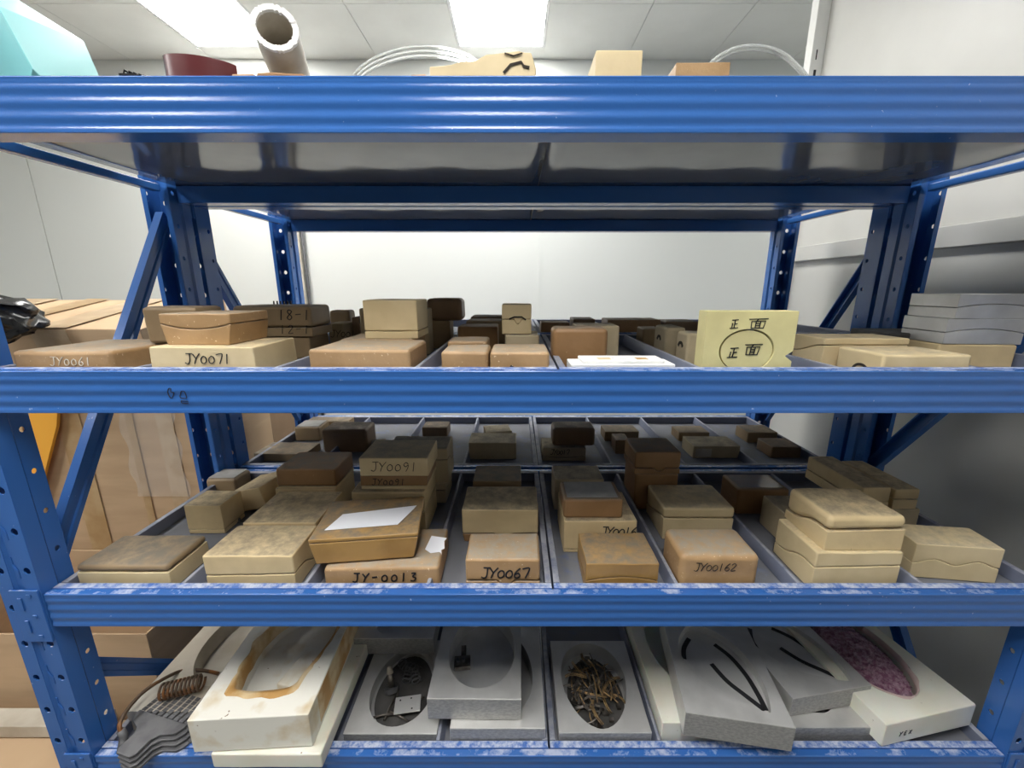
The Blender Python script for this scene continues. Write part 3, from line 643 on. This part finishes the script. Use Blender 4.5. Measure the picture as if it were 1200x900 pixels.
# white plastic moulds, left
pocket('dirty white plastic mould with a round hollow, partly under the combs, far left', -.975, .80, f4, .272, .40, .060, egg(.118, .155, 0), .045, (.03, .02), 'dirtyplastic', name='plastic_mould', bev=.003, flare=.06)
sl = empty('plastic_slab', (-.562, .90, CZ+LV[3]+.0018), label='plain white plastic slab under the stained mould, jutting over the shelf edge', cat='plastic slab')
obj('slab_body', slab(.248, .41, lambda u, v: 0, lambda u, v: .040, 4, 4, jit=.001), M['plastic'], sl, bevel=.004)
D_a = [( -.075, -.115), (-.03, -.125), (.045, -.118), (.058, -.08), (.075, -.02), (.085, .05), (.07, .11), (.03, .145), (-.02, .14), (-.065, .10), (-.088, .03), (-.085, -.05)]
D_a = smooth_line(D_a+[D_a[0]], 4)[:-1]
sm = pocket('thick white plastic mould stained brown with wax around its egg-shaped hollow', -.725, .697, LV[3]+.0425, .263, .37, .092, [(x*1.13, y) for x, y in D_a], .055, (.01, .0), 'stained', rz=3, name='plastic_mould', bev=.003, flare=.07)
# wax lip round the hollow
rad = polar([(x*1.13, y) for x, y in D_a]); bm = bmesh.new(); ring = []
rr = random.Random(3)
for i in range(90):
    a = 2*math.pi*i/90; q = min(rad(a), .2); o_ = q*(1.06+.09*noise.noise(Vector((math.cos(a)*3, math.sin(a)*3, 1)))+ (.06 if math.sin(a) < -.6 else 0)); i_ = q*.985; j_ = q*.95
    hz = .0925+.003*(.5+noise.noise(Vector((i*.3, 0, 0))))
    ring.append([bm.verts.new((.01+rq*math.cos(a), rq*math.sin(a), zz)) for rq, zz in ((o_, .0921), ((o_+i_)/2, hz), (i_, .0930), (j_, .055-.01*noise.noise(Vector((i*.2, 3, 0))))) ])
for i in range(90):
    a, b = ring[i], ring[(i+1) % 90]
    for k in range(3): bm.faces.new((a[k], a[k+1], b[k+1], b[k]))
obj('wax_residue', bm, M['wax'], sm, smooth=True)
bm = bmesh.new(); box(bm, .1316, .1322, -.14, .18, .012, .090); obj('wax_streak', bm, M['wax'], sm)
bm = slab(.050, .115, lambda u, v: 0, lambda u, v: .024, 5, 8, jit=.006, seed=4)
o = obj('wax_lump', bm, M['stained'], sm, (.045, -.03, .0375), (0, 0, R(-18)), bevel=.004)
# aluminium moulds
he = pocket('aluminium mould with an egg hole full of dark tools, left of the bottom shelf middle', Xat(402, .765, -1.059), .765, f4, .228, .27, .036, egg(.082, .118, .15), .032, (.0, -.0), rz=0)
pocket('aluminium mould lying across the back of the tool-filled one', Xat(414, .985, -1.0), .985, f4+.0375, .234, .25, .055, egg(.085, .118, .1), .045, (0, .0))
hh_ = pocket('lower of two stacked aluminium moulds left of the bottom shelf middle', Xat(527, .757, -1.027), .757, f4, .229, .30, .064, egg(.088, .13, .1), .05, (0, .0))
hg = pocket('upper of two stacked aluminium moulds with an egg hole, left of the bottom shelf middle', Xat(500, .778, -.963), .778, f4+.0655, .228, .29, .062, egg(.088, .122, .12), .05, (.008, .005), rz=-.5)
hi = pocket('aluminium mould with an egg hole full of brass and steel scraps, at centre', Xat(655, .759, -1.045), .759, f4, .224, .262, .048, egg(.086, .122, -.12), .042, (-.004, .0), rz=0)
# right
eg2 = egg(.115, .17, .0)
hj = pocket('white plastic mould under the leaf-hollow aluminium one, right of centre', .352, .765, f4, .272, .42, .070, egg(.10, .15, 0), .05, (0, .02), 'plastic', rz=0, name='plastic_mould', bev=.003)
leaf = smooth_line([(.075, -.125), (.02, -.105), (-.045, -.07), (-.09, 0), (-.085, .06), (-.045, .118)], 5)+smooth_line([(-.045, .118), (.02, .10), (.066, .05), (.088, -.02), (.088, -.08), (.075, -.125)], 5)
leaf = [p for i, p in enumerate(leaf) if i == 0 or (abs(p[0]-leaf[i-1][0])+abs(p[1]-leaf[i-1][1])) > 1e-5]
hk = pocket('aluminium mould with a leaf-shaped hollow and curved black slots, right of centre', .390, .737, f4+.0715, .234, .30, .068, leaf, .022, (.0, -.0), rz=-8.7)
def slot(parent, pts, z, wd=.009, name='curved_slot'):
    bm = bmesh.new(); ribbon(bm, smooth_line(pts, 6), wd, .0006); return obj(name, bm, M['ink'], parent, (0, 0, z), (R(-90), 0, 0))
def fl(pts): return [(x, -y) for x, y in pts]
def slots(e, z):
    for pts in ([(.015, .075), (.045, .04), (.066, -.01), (.075, -.06), (.078, -.10)], [(-.012, .01), (.012, -.035), (.045, -.07), (.075, -.10)], [(-.05, .085), (-.072, .05), (-.08, .015)]):
        bm = bmesh.new(); sp = smooth_line(pts, 6)
        for i in range(len(sp)-1):
            (x1, y1), (x2, y2) = sp[i], sp[i+1]; d = Vector((x2-x1, y2-y1)).normalized(); n = Vector((-d.y, d.x))*.006
            prism([(x1+n.x, y1+n.y), (x1-n.x, y1-n.y), (x2-n.x, y2-n.y), (x2+n.x, y2+n.y)], z, z+.0008, bm)
        obj('curved_slot', bm, M['ink'], e)
slots(hk, .0465)
hm = pocket('lower aluminium mould with a dark lens-shaped gap, right of the leaf-hollow mould', .648, .765, f4, .232, .27, .056, egg(.07, .10, 0), .05, (0, .0))
hl = pocket('aluminium mould lying askew with a leaf hollow, between the leaf mould and the purple granules', .676, .79, f4+.0575, .226, .28, .055, leaf, .022, rz=9)
slots(hl, .0335)
wn = pocket('white plastic mould holding purple granules, far right of the bottom shelf', .862, .737, LV[3]+.0025, .268, .40, .066, egg(.098, .155, 0), .045, (.0, -.0), 'plastic', rz=10.5, name='plastic_mould', bev=.003)
write(wn, 'YEX', -.09, .022, -.2005, .013, pen=.0014, adv=1.1)
bm = bmesh.new(); ring = []
for i in range(80):
    a = 2*math.pi*i/80; r0 = polar(egg(.098, .155, 0))(a); k = 1.02+.05*noise.noise(Vector((math.cos(a)*4, math.sin(a)*4, 5)))
    ring.append([bm.verts.new((rq*math.cos(a), rq*math.sin(a), zz)) for rq, zz in ((r0*k, .0663), (r0*1.0, .0685), (r0*.985, .050))])
for i in range(80):
    a, b = ring[i], ring[(i+1) % 80]
    for k in range(2): bm.faces.new((a[k], a[k+1], b[k+1], b[k]))
obj('pink_lip', bm, M['pink'], wn, smooth=True)
# purple granules: nobody could count them
def cave_pile(e, a, b, z0, hgt, n, seed, mat_, size, label, cat, name, ox=0):
    rr = random.Random(seed); bm = bmesh.new(); Mx = e.matrix_basis
    def hz(x, y):
        q = (x/a)**2+(y/b)**2
        return z0+hgt*max(0, 1-q)**.5*(1-.45*max(0, x/a))
    for _ in range(n):
        t = rr.uniform(0, 2*math.pi); s = math.sqrt(rr.random())*.98; x, y = a*s*math.cos(t), b*s*math.sin(t)
        c = Vector((x+ox, y, hz(x, y)+rr.uniform(-.001, .006)))
        rot = Matrix.Rotation(rr.uniform(0, 6.28), 3, 'Z') @ Matrix.Rotation(rr.uniform(-.9, .9), 3, 'X')
        l, w2 = size*rr.uniform(.7, 1.6), size*.35
        vs_ = [bm.verts.new(Mx @ (c+rot @ Vector(p))) for p in ((-l, -w2, 0), (l, -w2, 0), (l, w2, 0), (-l, w2, 0), (-l*.8, 0, w2*1.3), (l*.8, 0, w2*1.3))]
        for f in ((0, 1, 5, 4), (2, 3, 4, 5), (0, 4, 3), (1, 2, 5), (0, 3, 2, 1)): bm.faces.new([vs_[i] for i in f])
    g = {}
    for i in range(17):
        for j in range(48):
            s = i/16; t = 2*math.pi*j/48; x, y = a*s*math.cos(t), b*s*math.sin(t)
            g[i, j] = bm.verts.new(Mx @ Vector((x+ox, y, hz(x*.999, y*.999))))
    for i in range(1, 16):
        for j in range(48): bm.faces.new((g[i, j], g[i+1, j], g[i+1, (j+1) % 48], g[i, (j+1) % 48]))
    o = obj(name, bm, mat_); tag(o, label, cat, kind='stuff'); return o
bpy.context.view_layer.update()
cave_pile(wn, .090, .146, .022, .062, 1800, 2, M['purple'], .0075, 'heap of glossy purple plastic granules in the white mould', 'granules', 'plastic_granules')
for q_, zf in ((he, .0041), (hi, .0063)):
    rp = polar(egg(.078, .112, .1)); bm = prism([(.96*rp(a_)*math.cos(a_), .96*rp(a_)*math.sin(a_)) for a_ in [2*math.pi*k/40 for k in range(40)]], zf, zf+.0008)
    obj('hole_shade_disc', bm, M['charcoal'], q_)  # dark disc added to paint the hole's inner shade onto its floor
# scraps in the centre mould
def curve_thing(name, pts, r, m, label, cat, group, loc, n=6):
    bm = bmesh.new(); tube(bm, pts, r, n); return tag(obj(name, bm, m, None, loc, smooth=True), label, cat, group)
rr = random.Random(11); c0 = hi.location+Vector((-.004, 0, .008))
GS = 'brass and steel clips in the centre mould'
for k in range(75):
    t = rr.uniform(0, 6.28); s = math.sqrt(rr.random())*.72; x, y = .086*s*math.cos(t), .118*s*math.sin(t); z = .004+.034*rr.random()*(1-s*s)+.004
    a = rr.uniform(0, 6.28) if rr.random() < .5 else 1.9+rr.uniform(-.4, .4); L = rr.uniform(.02, .038); bend = rr.uniform(-.012, .012)
    pts = []
    for i in range(7):
        u = i/6*2-1; lx, ly, lz = u*L, bend*(1-u*u), .004*math.sin(u*2+k)
        pts.append((lx*math.cos(a)-ly*math.sin(a), lx*math.sin(a)+ly*math.cos(a), lz))
    if k % 3 == 0: pts += [(p[0]+.004*math.sin(a), p[1]-.004*math.cos(a), p[2]+.001) for p in reversed(pts)]
    curve_thing('metal_clip', pts, rr.uniform(.0012, .0022), M['brass'] if k % 5 < 2 else M['steel'], 'thin bent metal clip in the heap inside the centre mould', 'clip', GS, c0+Vector((x, y, z)))
bm = bmesh.new()
for i in range(40):
    t = rr.uniform(0, 6.28); s = rr.random()*.9; p = c0+Vector((.08*s*math.cos(t), .112*s*math.sin(t), .002+rr.random()*.006)); q = rr.uniform(.003, .008)
    box(bm, p.x-q, p.x+q, p.y-q*.7, p.y+q*.7, p.z-.002, p.z+.004)
tag(obj('metal_scraps', bm, M['steel']), 'small dark metal scraps under the clips in the centre mould', 'scraps', kind='stuff')
# tools in the left mould
c0 = he.location+Vector((0, 0, .0055))
e = empty('round_knob_tool', c0+Vector((-.035, -.005, .002)), label='dark rod with a round base and pale tip, inside the left aluminium mould', cat='tool', rot=(R(-25), R(-12), 0))
bm = bmesh.new(); tube(bm, [(0, 0, 0), (0, 0, .012)], .019, 20); obj('round_base', bm, M['iron'], e)
bm = bmesh.new(); tube(bm, [(0, 0, .012), (0, .0, .045)], .008, 12); obj('rod', bm, M['steel'], e, smooth=True)
bm = bmesh.new(); tube(bm, [(0, 0, .045), (0, 0, .062)], .009, 12, r2=.006); obj('pale_tip', bm, M['pvc'], e, smooth=True)
e = empty('steel_plate', c0+Vector((.022, -.055, .018)), .15, 'pale steel plate with three holes, lying in the left aluminium mould', 'plate')
obj('plate_body', nbox(-.033, .033, -.022, .022, 0, .004), M['alu'], e, bevel=.001)
for p in ((-.02, .012), (.008, .014), (.012, -.014)):
    bm = bmesh.new(); tube(bm, [(p[0], p[1], .0041), (p[0], p[1], .0046)], .0022, 10); obj('hole', bm, M['ink'], e)
for k in range(4):
    bm = bmesh.new(); pts = [(.012*math.cos(i*.7), i*.0013, .012*math.sin(i*.7)+.0145) for i in range(36)]
    tube(bm, pts, .0019, 6)
    tag(obj('coil_spring', bm, M['iron'], None, c0+Vector((-.0+.030*(k % 2), .010+.034*(k//2), .001)), (0, 0, .4*k), smooth=True), 'small dark coil spring in the left aluminium mould', 'spring', 'springs in the left mould')
for k in range(6):
    a = rr.uniform(0, 3); L = .03
    curve_thing('steel_pin', [(-L*math.cos(a), -L*math.sin(a), .004), (0, 0, .008), (L*math.cos(a), L*math.sin(a), .005)], .003, M['steel'], 'dark steel pin among the tools in the left mould', 'pin', 'pins in the left mould', c0+Vector((-.04+.014*k, -.075+.02*(k % 3), .002)))
# bracket in the upper centre mould
e = empty('clamp_bracket', hg.location+Vector((-.048, -.01, .014)), .1, 'small dark steel clamp lying inside the upper aluminium mould', 'clamp')
obj('clamp_base', nbox(-.022, .022, -.018, .018, 0, .012), M['steel'], e, bevel=.001)
obj('clamp_arm', nbox(-.004, .010, .018, .055, .002, .008), M['steel'], e, bevel=.001)
for x in (-.012, .004):
    bm = bmesh.new(); tube(bm, [(x, 0, .012), (x, 0, .019)], .0045, 6); obj('bolt', bm, M['iron'], e)
# ------------------------------------------------------------------ combs, spring and loop at far left of the bottom shelf
def comb_mesh():
    # grey fan comb: rounded shoulders, short handle, curved slots between the teeth
    bm = bmesh.new(); t = .006
    sx_ = 1.22; body = [(-.016, -.075), (-.022, -.066), (-.022, -.035), (-.030, -.022), (-.055, -.012), (-.062, .004), (-.062, .012), (.062, .012), (.062, .004), (.055, -.012), (.030, -.022), (.022, -.035), (.022, -.066), (.016, -.075)]
    prism([(x*sx_, y) for x, y in body], 0, t, bm)
    for k in range(9):
        x = (-.056+.014*k)*sx_
        for s in range(6):
            y0, y1 = .012+.010*s, .012+.010*(s+1); c0_ = .006*math.sin(y0*30); c1_ = .006*math.sin(y1*30)
            prism([(x-.0066+c0_, y0), (x+.0066+c0_, y0), (x+.0066+c1_, y1), (x-.0066+c1_, y1)], 0, t, bm)
    return bm
cl = ['topmost', 'second', 'third', 'lowest']
cx0, cy0 = Xat(195, .80, -1.03), .775
src = None
for k in range(4):
    z = CZ+LV[3]+.0018+.0075*(3-k)
    o = obj('fan_comb', comb_mesh(), M['iron'], None, (cx0+.004*k, cy0+.0-.004*k, z), (0, 0, R(-14-3*k)), bevel=.0015, seg=2) if src is None else None
    if src is None: src = o
    else: o = link_copy(src, None, (cx0+.007*k, cy0-.005*k, z), (0, 0, R(-14-2*k)))
    tag(o, 'dark grey fan-shaped comb with a short handle, %s of its stack at lower left' % cl[k], 'comb', 'stack of fan combs')
zc = CZ+f4+.060
bm = bmesh.new(); pts = []
for i in range(150):
    a = i*.42; pts.append((-.045+i*.0006, .020*math.cos(a), .020+.016*math.sin(a)))
tube(bm, pts, .0032, 6)
tag(obj('coil_spring', bm, M['rust'], None, (Xat(218, .86, -1.0), .845, zc+.0035), (0, 0, R(18)), smooth=True), 'large rusty coil spring lying on the dirty white mould, far left', 'spring')
bm = bmesh.new(); pts = []
for px, py, D in ((136, 862, .745), (131, 850, .75), (140, 832, .78), (158, 812, .82), (180, 797, .86), (205, 786, .915), (230, 786, .93), (250, 790, .94)): pts.append(onD(px+9, py, D)+Vector((0, 0, CZ)))
sp = []
for i in range(len(pts)-1):
    p0, p1, p2, p3 = pts[max(i-1, 0)], pts[i], pts[i+1], pts[min(i+2, len(pts)-1)]
    for s in range(5):
        t = s/5; sp.append(.5*((2*p1)+(p2-p0)*t+(2*p0-5*p1+4*p2-p3)*t*t+(3*p1-p0-3*p2+p3)*t**3))
tube(bm, sp, .0045, 10)
lp = empty('hose_loop', (0, 0, 0), label='brown bent hose arching over the fan combs, far left of the bottom shelf', cat='hose')
obj('hose', bm, M['rust'], lp, smooth=True)
bm = bmesh.new(); tube(bm, [sp[0]+Vector((.008, -.018, -.022)), sp[0]+Vector((.004, -.008, -.010)), sp[0], sp[3]], .010, 10, r2=.008); obj('hose_cuff', bm, M['iron'], lp, smooth=True)
# ------------------------------------------------------------------ things on the top deck
def hull(pts, name, m, label, cat, bev=.003):
    bm = bmesh.new()
    for p in pts: bm.verts.new(p)
    bmesh.ops.convex_hull(bm, input=bm.verts)
    o = obj(name, bm, m, None, bevel=bev, seg=2); return tag(o, label, cat)
Z = Vector((0, 0, CZ)); dk = Vector((0, 0, 0))
def dkp(px, py, D): return onD(px, py, D)+Z
def dkb(px, D): return Vector((Xat(px, D, f1), D, CZ+f1+.001))
pA = dkp(38, 80, .80); 
hull([pA, dkp(-3, 6, .80), dkp(-90, -60, .84), dkb(30, .83), dkb(15, .83), dkp(98, 48, 1.06), dkp(20, -1, 1.04), dkp(-60, -40, 1.10), dkp(115, 90, 1.06), dkb(128, 1.06), dkb(166, 1.15)], 'teal_box', M['teal'],
     'light teal faceted plastic box on top of the rack, upper left corner', 'box', .002)
# maroon curved shell
bm = bmesh.new(); o_ = []
for i in range(17):
    a = R(200+ (340-200)*i/16); ro, ri = .062, .057
    hgt = .108-.005*(i/16)
    o_.append([bm.verts.new(p) for p in ((ro*math.cos(a), .5*ro*math.sin(a), 0), (ro*math.cos(a), .5*ro*math.sin(a), hgt), (ri*math.cos(a), .5*ri*math.sin(a), hgt), (ri*math.cos(a), .5*ri*math.sin(a), 0))])
for i in range(16):
    for k in range(4): bm.faces.new((o_[i][k], o_[i][(k+1) % 4], o_[i+1][(k+1) % 4], o_[i+1][k]))
bm.faces.new(o_[0]); bm.faces.new(o_[-1])
tag(obj('curved_shell', bm, M['maroon'], None, dkb(233, .83)+Vector((.012, .02, 0)), (0, 0, R(12)), bevel=.001, smooth=True), 'dark maroon curved plastic shell on top of the rack, left of the pipe', 'shell')
bm = bmesh.new()
for i in range(5): tube(bm, [(-.014+.006*i, 0, .060), (-.016+.008*i, .008, .076-.002*i), (.0+.006*i, .010, .066)], .002, 6)
box(bm, -.012, .016, -.01, .012, 0, .064)
tag(obj('dark_fitting', bm, M['black'], None, dkb(163, .80)), 'small black fitting with a pointed clip, top of the rack left of the maroon shell', 'fitting')
_, tp = B('flat reddish brown piece under the plastic pipe, top of the rack', f1, 300, 356, 85, .80, .09, 'brown', rz=2)
B('pinkish flat piece lying left of the plastic pipe, top of the rack', f1, 270, 298, 86, .82, .07, 'tan')
pf = empty('plastic_pipe', (0, 0, 0), label='short dirty plastic pipe with a ragged cut end, top of the rack', cat='pipe')
a = dkp(322, 33, .80); b = Vector((-.560, 1.28, CZ+f1+.055)); d = (b-a).normalized(); bm = bmesh.new()
s1 = d.cross(Vector((0, 0, 1))).normalized(); s2 = s1.cross(d)
rings = []; n = 36
for (q, L, jt) in ((.0345, 0, 1), (.0355, .01, 0), (.0355, .3, 0), (.0355, (b-a).length, 0), (.029, (b-a).length, 0), (.029, .3, 0), (.029, .012, 0), (.0285, .0, 1)):
    rings.append([bm.verts.new(a+d*(L+(jt*.0025*noise.noise(Vector((k*1.7, 0, 0)))))+(s1*math.cos(6.2832*k/n)+s2*math.sin(6.2832*k/n))*(q+jt*.0012*noise.noise(Vector((k*2.3, 4, 0))))) for k in range(n)])
for i in range(len(rings)-1):
    for k in range(n): bm.faces.new((rings[i][k], rings[i][(k+1) % n], rings[i+1][(k+1) % n], rings[i+1][k]))
obj('pipe_wall', bm, M['pvc'], pf, smooth=True)
bm = bmesh.new(); rg = []
for k in range(72):
    c_, s_ = math.cos(6.2832*k/72), math.sin(6.2832*k/72); j1 = .0018*noise.noise(Vector((k*.9, 7, 0))); j2 = .002*noise.noise(Vector((k*1.1, 9, 0)))
    rg.append([bm.verts.new(a-d*(.002+j2)+(s1*c_+s2*s_)*(q+j1)) for q in (.0365, .0275)]+[bm.verts.new(a+d*.004+(s1*c_+s2*s_)*(q+j1)) for q in (.0275, .0365)])
for k in range(72):
    for i in range(4): bm.faces.new((rg[k][i], rg[k][(i+1) % 4], rg[(k+1) % 72][(i+1) % 4], rg[(k+1) % 72][i]))
obj('ragged_end', bm, M['pvccut'], pf)
# clear hoses
def hose(pxs, D, label, off=.0, n=2):
    e = empty('clear_hose', (0, 0, 0), label=label, cat='hose')
    for k in range(n):
        P = [dkp(x, y+k*off, D+.02*k) for x, y in pxs]; sp = []
        for i in range(len(P)-1):
            p0, p1, p2, p3 = P[max(i-1, 0)], P[i], P[i+1], P[min(i+2, len(P)-1)]
            for s in range(6):
                t = s/6; sp.append(.5*((2*p1)+(p2-p0)*t+(2*p0-5*p1+4*p2-p3)*t*t+(3*p1-p0-3*p2+p3)*t**3))
        bm = bmesh.new(); tube(bm, sp, .0042 if n == 2 else .0035, 10); obj('hose_turn', bm, M['clear'], e, smooth=True)
hose([(398, 178), (402, 120), (415, 88), (440, 68), (480, 56), (520, 57), (556, 70), (585, 105), (600, 183)], 1.02, 'clear plastic hose coil arching on top of the rack, left of the cream chunk', 5.5, 3)
hose([(790, 183), (812, 105), (833, 74), (858, 58), (885, 54), (912, 60), (932, 75), (952, 105), (965, 183)], 1.02, 'thin clear hose arching over the tan block, top of the rack at right', 3, 2)
# broken cream chunk
bm = bmesh.new(); X0 = Xat(503, .80, .38); X1 = Xat(626, .80, .38); wc = X1-X0
prof = [(0, 0), (wc, 0), (wc+.004, .075), (wc-.006, .099), (wc*.80, .101), (wc*.55, .096), (wc*.45, .087), (wc*.30, .085), (0, .078)]
a_ = [bm.verts.new((x, 0, z)) for x, z in prof]; b_ = [bm.verts.new((x+.004, .11, z*.97)) for x, z in prof]
for i in range(len(prof)): bm.faces.new((a_[i], a_[(i+1) % len(prof)], b_[(i+1) % len(prof)], b_[i]))
bm.faces.new(a_); bm.faces.new(b_)
bmesh.ops.subdivide_edges(bm, edges=bm.edges, cuts=2, use_grid_fill=True)
for v in bm.verts: v.co += noise.noise_vector(v.co*60)*.002
e = empty('mould_chunk', (X0, .80, CZ+f1+.001), label='broken cream mould chunk with a stepped crack, middle of the rack top', cat='mould')
obj('chunk_body', bm, M['creamclean'], e, bevel=.002)
bm = bmesh.new(); ribbon(bm, [(wc-.052, .068), (wc-.04, .080), (wc-.022, .084), (wc-.018, .078), (wc-.008, .076)], .004, .0006); ribbon(bm, [(wc-.05, .097), (wc-.035, .093), (wc-.02, .097)], .002, .0006)
obj('crack', bm, M['shadowline'], e, (0, -.0016, 0))
B('thin tan offcut lying left of the broken cream chunk, top of the rack', f1, 480, 500, 86, .81, .06, 'tan')
B('plain cream block right of the ceiling light, top of the rack', f1, 698, 754, 59, .80, .10, 'creamclean', r=.002, tx=-.02)
B('low tan block, rightmost on top of the rack', f1, 793, 857, 73, .83, .10, 'tan', r=.002)
# scribbles on the second beam
e = r1
def beamdoodle(px, py, shapes, sc):
    p = onD(px, py, .72); bm = bmesh.new()
    for s in shapes: ribbon(bm, [(p.x-RC+a*sc, p.z+b*sc) for a, b in smooth_line(s)], .0011, .0003)
    obj('pen_doodle', bm, M['ink'], r1, (0, -.0004, CZ))
beamdoodle(200, 461, [[(-.5, .2), (-.2, .9), (.2, .9), (.1, .3), (.6, .1), (.3, -.6), (-.1, -.9), (-.4, -.3), (-.5, .2)]], .010)
beamdoodle(215, 464, [[(-.5, .3), (-.2, .9), (.3, .9), (.5, .3)], [(-.5, .3), (-.6, -.3), (.5, -.4), (.5, .3)], [(-.6, -.9), (.7, -1.0)], [(-.6, -.9), (-.5, -1.3), (.7, -1.35)]], .010)
# ------------------------------------------------------------------ cartons at left
def carton(name, x0, x1, y0, y1, z0, z1, label, tapes=(), m='card', rot=(0, 0, 0), seam=True):
    w_, d, h = x1-x0, y1-y0, z1-z0
    e = empty(name, ((x0+x1)/2, (y0+y1)/2, z0), label=label, cat='cardboard box', rot=rot)
    obj('carton_body', slab(w_, d, lambda u, v: 0, lambda u, v: h, 8, 6, jit=.004, seed=rnd.random()*9), M[m], e, bevel=.004)
    for (face, a0, a1, b0, b1, mt) in tapes:
        if face == 'f': bm = nbox(-w_/2+a0*w_, -w_/2+a1*w_, -d/2-.005, -d/2-.0042, b0*h, b1*h)
        elif face == 't': bm = nbox(-w_/2+a0*w_, -w_/2+a1*w_, -d/2+b0*d, -d/2+b1*d, h+.0042, h+.005)
        else: bm = nbox(w_/2+.0042, w_/2+.005, -d/2+a0*d, -d/2+a1*d, b0*h, b1*h)
        obj('tape_strip', bm, M[mt], e)
    return e
cA = carton('cardboard_box', -2.75, -1.235, 1.56, 1.95, 0, CZ-.33, 'large cardboard box with shiny tape standing left behind the rack braces',
       (('f', .86, .905, 0, 1, 'cleartape'), ('f', .60, .66, 0, 1, 'tape'), ('f', .78, .80, 0, 1, 'tape'), ('f', .40, .5, 0, 1, 'tape'), ('s', .1, .4, .5, .9, 'tape')))
cB = carton('cardboard_box', -2.62, -1.33, 1.47, 1.93, CZ-.318, CZ-.145, 'tilted cardboard box with tape bands across its top, upper left',
       (('t', .05, .16, 0, 1, 'tape'), ('t', .30, .42, 0, 1, 'cleartape'), ('t', .52, .60, 0, 1, 'tape'), ('t', .70, .80, 0, 1, 'cleartape'), ('f', .30, .42, .4, 1, 'cleartape'), ('f', .70, .80, .4, 1, 'cleartape')), rot=(R(11), 0, 0))
cB.location.z += .048
# shiny film on the big box
bm = bmesh.new(); g = {}
for i in range(15):
    for j in range(25):
        x = -1.58+.22*i/14; z = CZ-.85+.52*j/24
        g[i, j] = bm.verts.new((x+.01*math.sin(j*.8), 1.545-.007*abs(noise.noise(Vector((i*.6, j*.35, 2)))), z))
for i in range(14):
    for j in range(24): bm.faces.new((g[i, j], g[i+1, j], g[i+1, j+1], g[i, j+1]))
tag(obj('plastic_film', bm, M['film'], smooth=True), 'crinkled clear plastic film hanging on the large cardboard box', 'plastic film')
# orange board leaning left
bm = bmesh.new(); pa = [onD(*p, 1.52)+Z for p in ((37, 470), (68, 470), (66, 500), (40, 602), (22, 565))]
q = [bm.verts.new(p) for p in pa]; q2 = [bm.verts.new(p+Vector((0, .012, 0))) for p in pa]
for i in range(5): bm.faces.new((q[i], q[(i+1) % 5], q2[(i+1) % 5], q2[i]))
bm.faces.new(q); bm.faces.new(q2)
tag(obj('orange_board', bm, M['orange'], bevel=.001), 'bright orange strip of board leaning on the large cardboard box', 'board')
# black bag
bm = bmesh.new(); bmesh.ops.create_icosphere(bm, subdivisions=4, radius=1)
for v in bm.verts:
    n_ = noise.noise_vector(v.co*2.2)*.35+noise.noise_vector(v.co*6)*.12; v.co = Vector(((v.co.x+n_.x)*.13, (v.co.y+n_.y)*.10, (v.co.z+n_.z)*.075))
tag(obj('plastic_bag', bm, M['black'], None, onD(-14, 374, 1.32)+Z, smooth=True), 'crumpled black plastic bag at the left edge, beside the tilted box', 'bag')
# open carton, lower left
zC = CZ-1.10
e = empty('open_box', (-1.665, 1.32, 0), label='open cardboard box with a raised flap, lower left behind the rack', cat='cardboard box')
for nm, a in (('front_panel', (-.52, .46, -.22, -.214)), ('back_panel', (-.52, .46, .214, .22)), ('left_panel', (-.52, -.514, -.213, .213)), ('right_panel', (.454, .46, -.213, .213))):
    obj(nm, nbox(*a, 0.002, zC), M['card'], e, bevel=.001)
obj('bottom_panel', nbox(-.513, .453, -.213, .213, .002, .008), M['carddark'], e)
obj('flap', nbox(-.003, .003, -.20, .20, 0, .19), M['card'], e, (.466, 0, zC+.004), (0, R(38), 0), bevel=.001)
carton('cardboard_box', -1.95, -1.28, .80, 1.06, 0, CZ-1.40, 'low cardboard box at the bottom left edge, beside the rack foot', ())
e = empty('foam_board', (-1.62, 1.01, CZ-1.393), label='dusty white foam board lying on the low cardboard box at lower left', cat='foam board')
obj('board', nbox(-.32, .30, -.012, .048, 0, .045), M['dirtyplastic'], e, bevel=.003)
carton('cardboard_box', -1.85, -1.26, 1.93+.06, 2.4, 0, CZ-.36, 'dark brown cardboard box in the shade behind the left rack post', (), m='carddark')
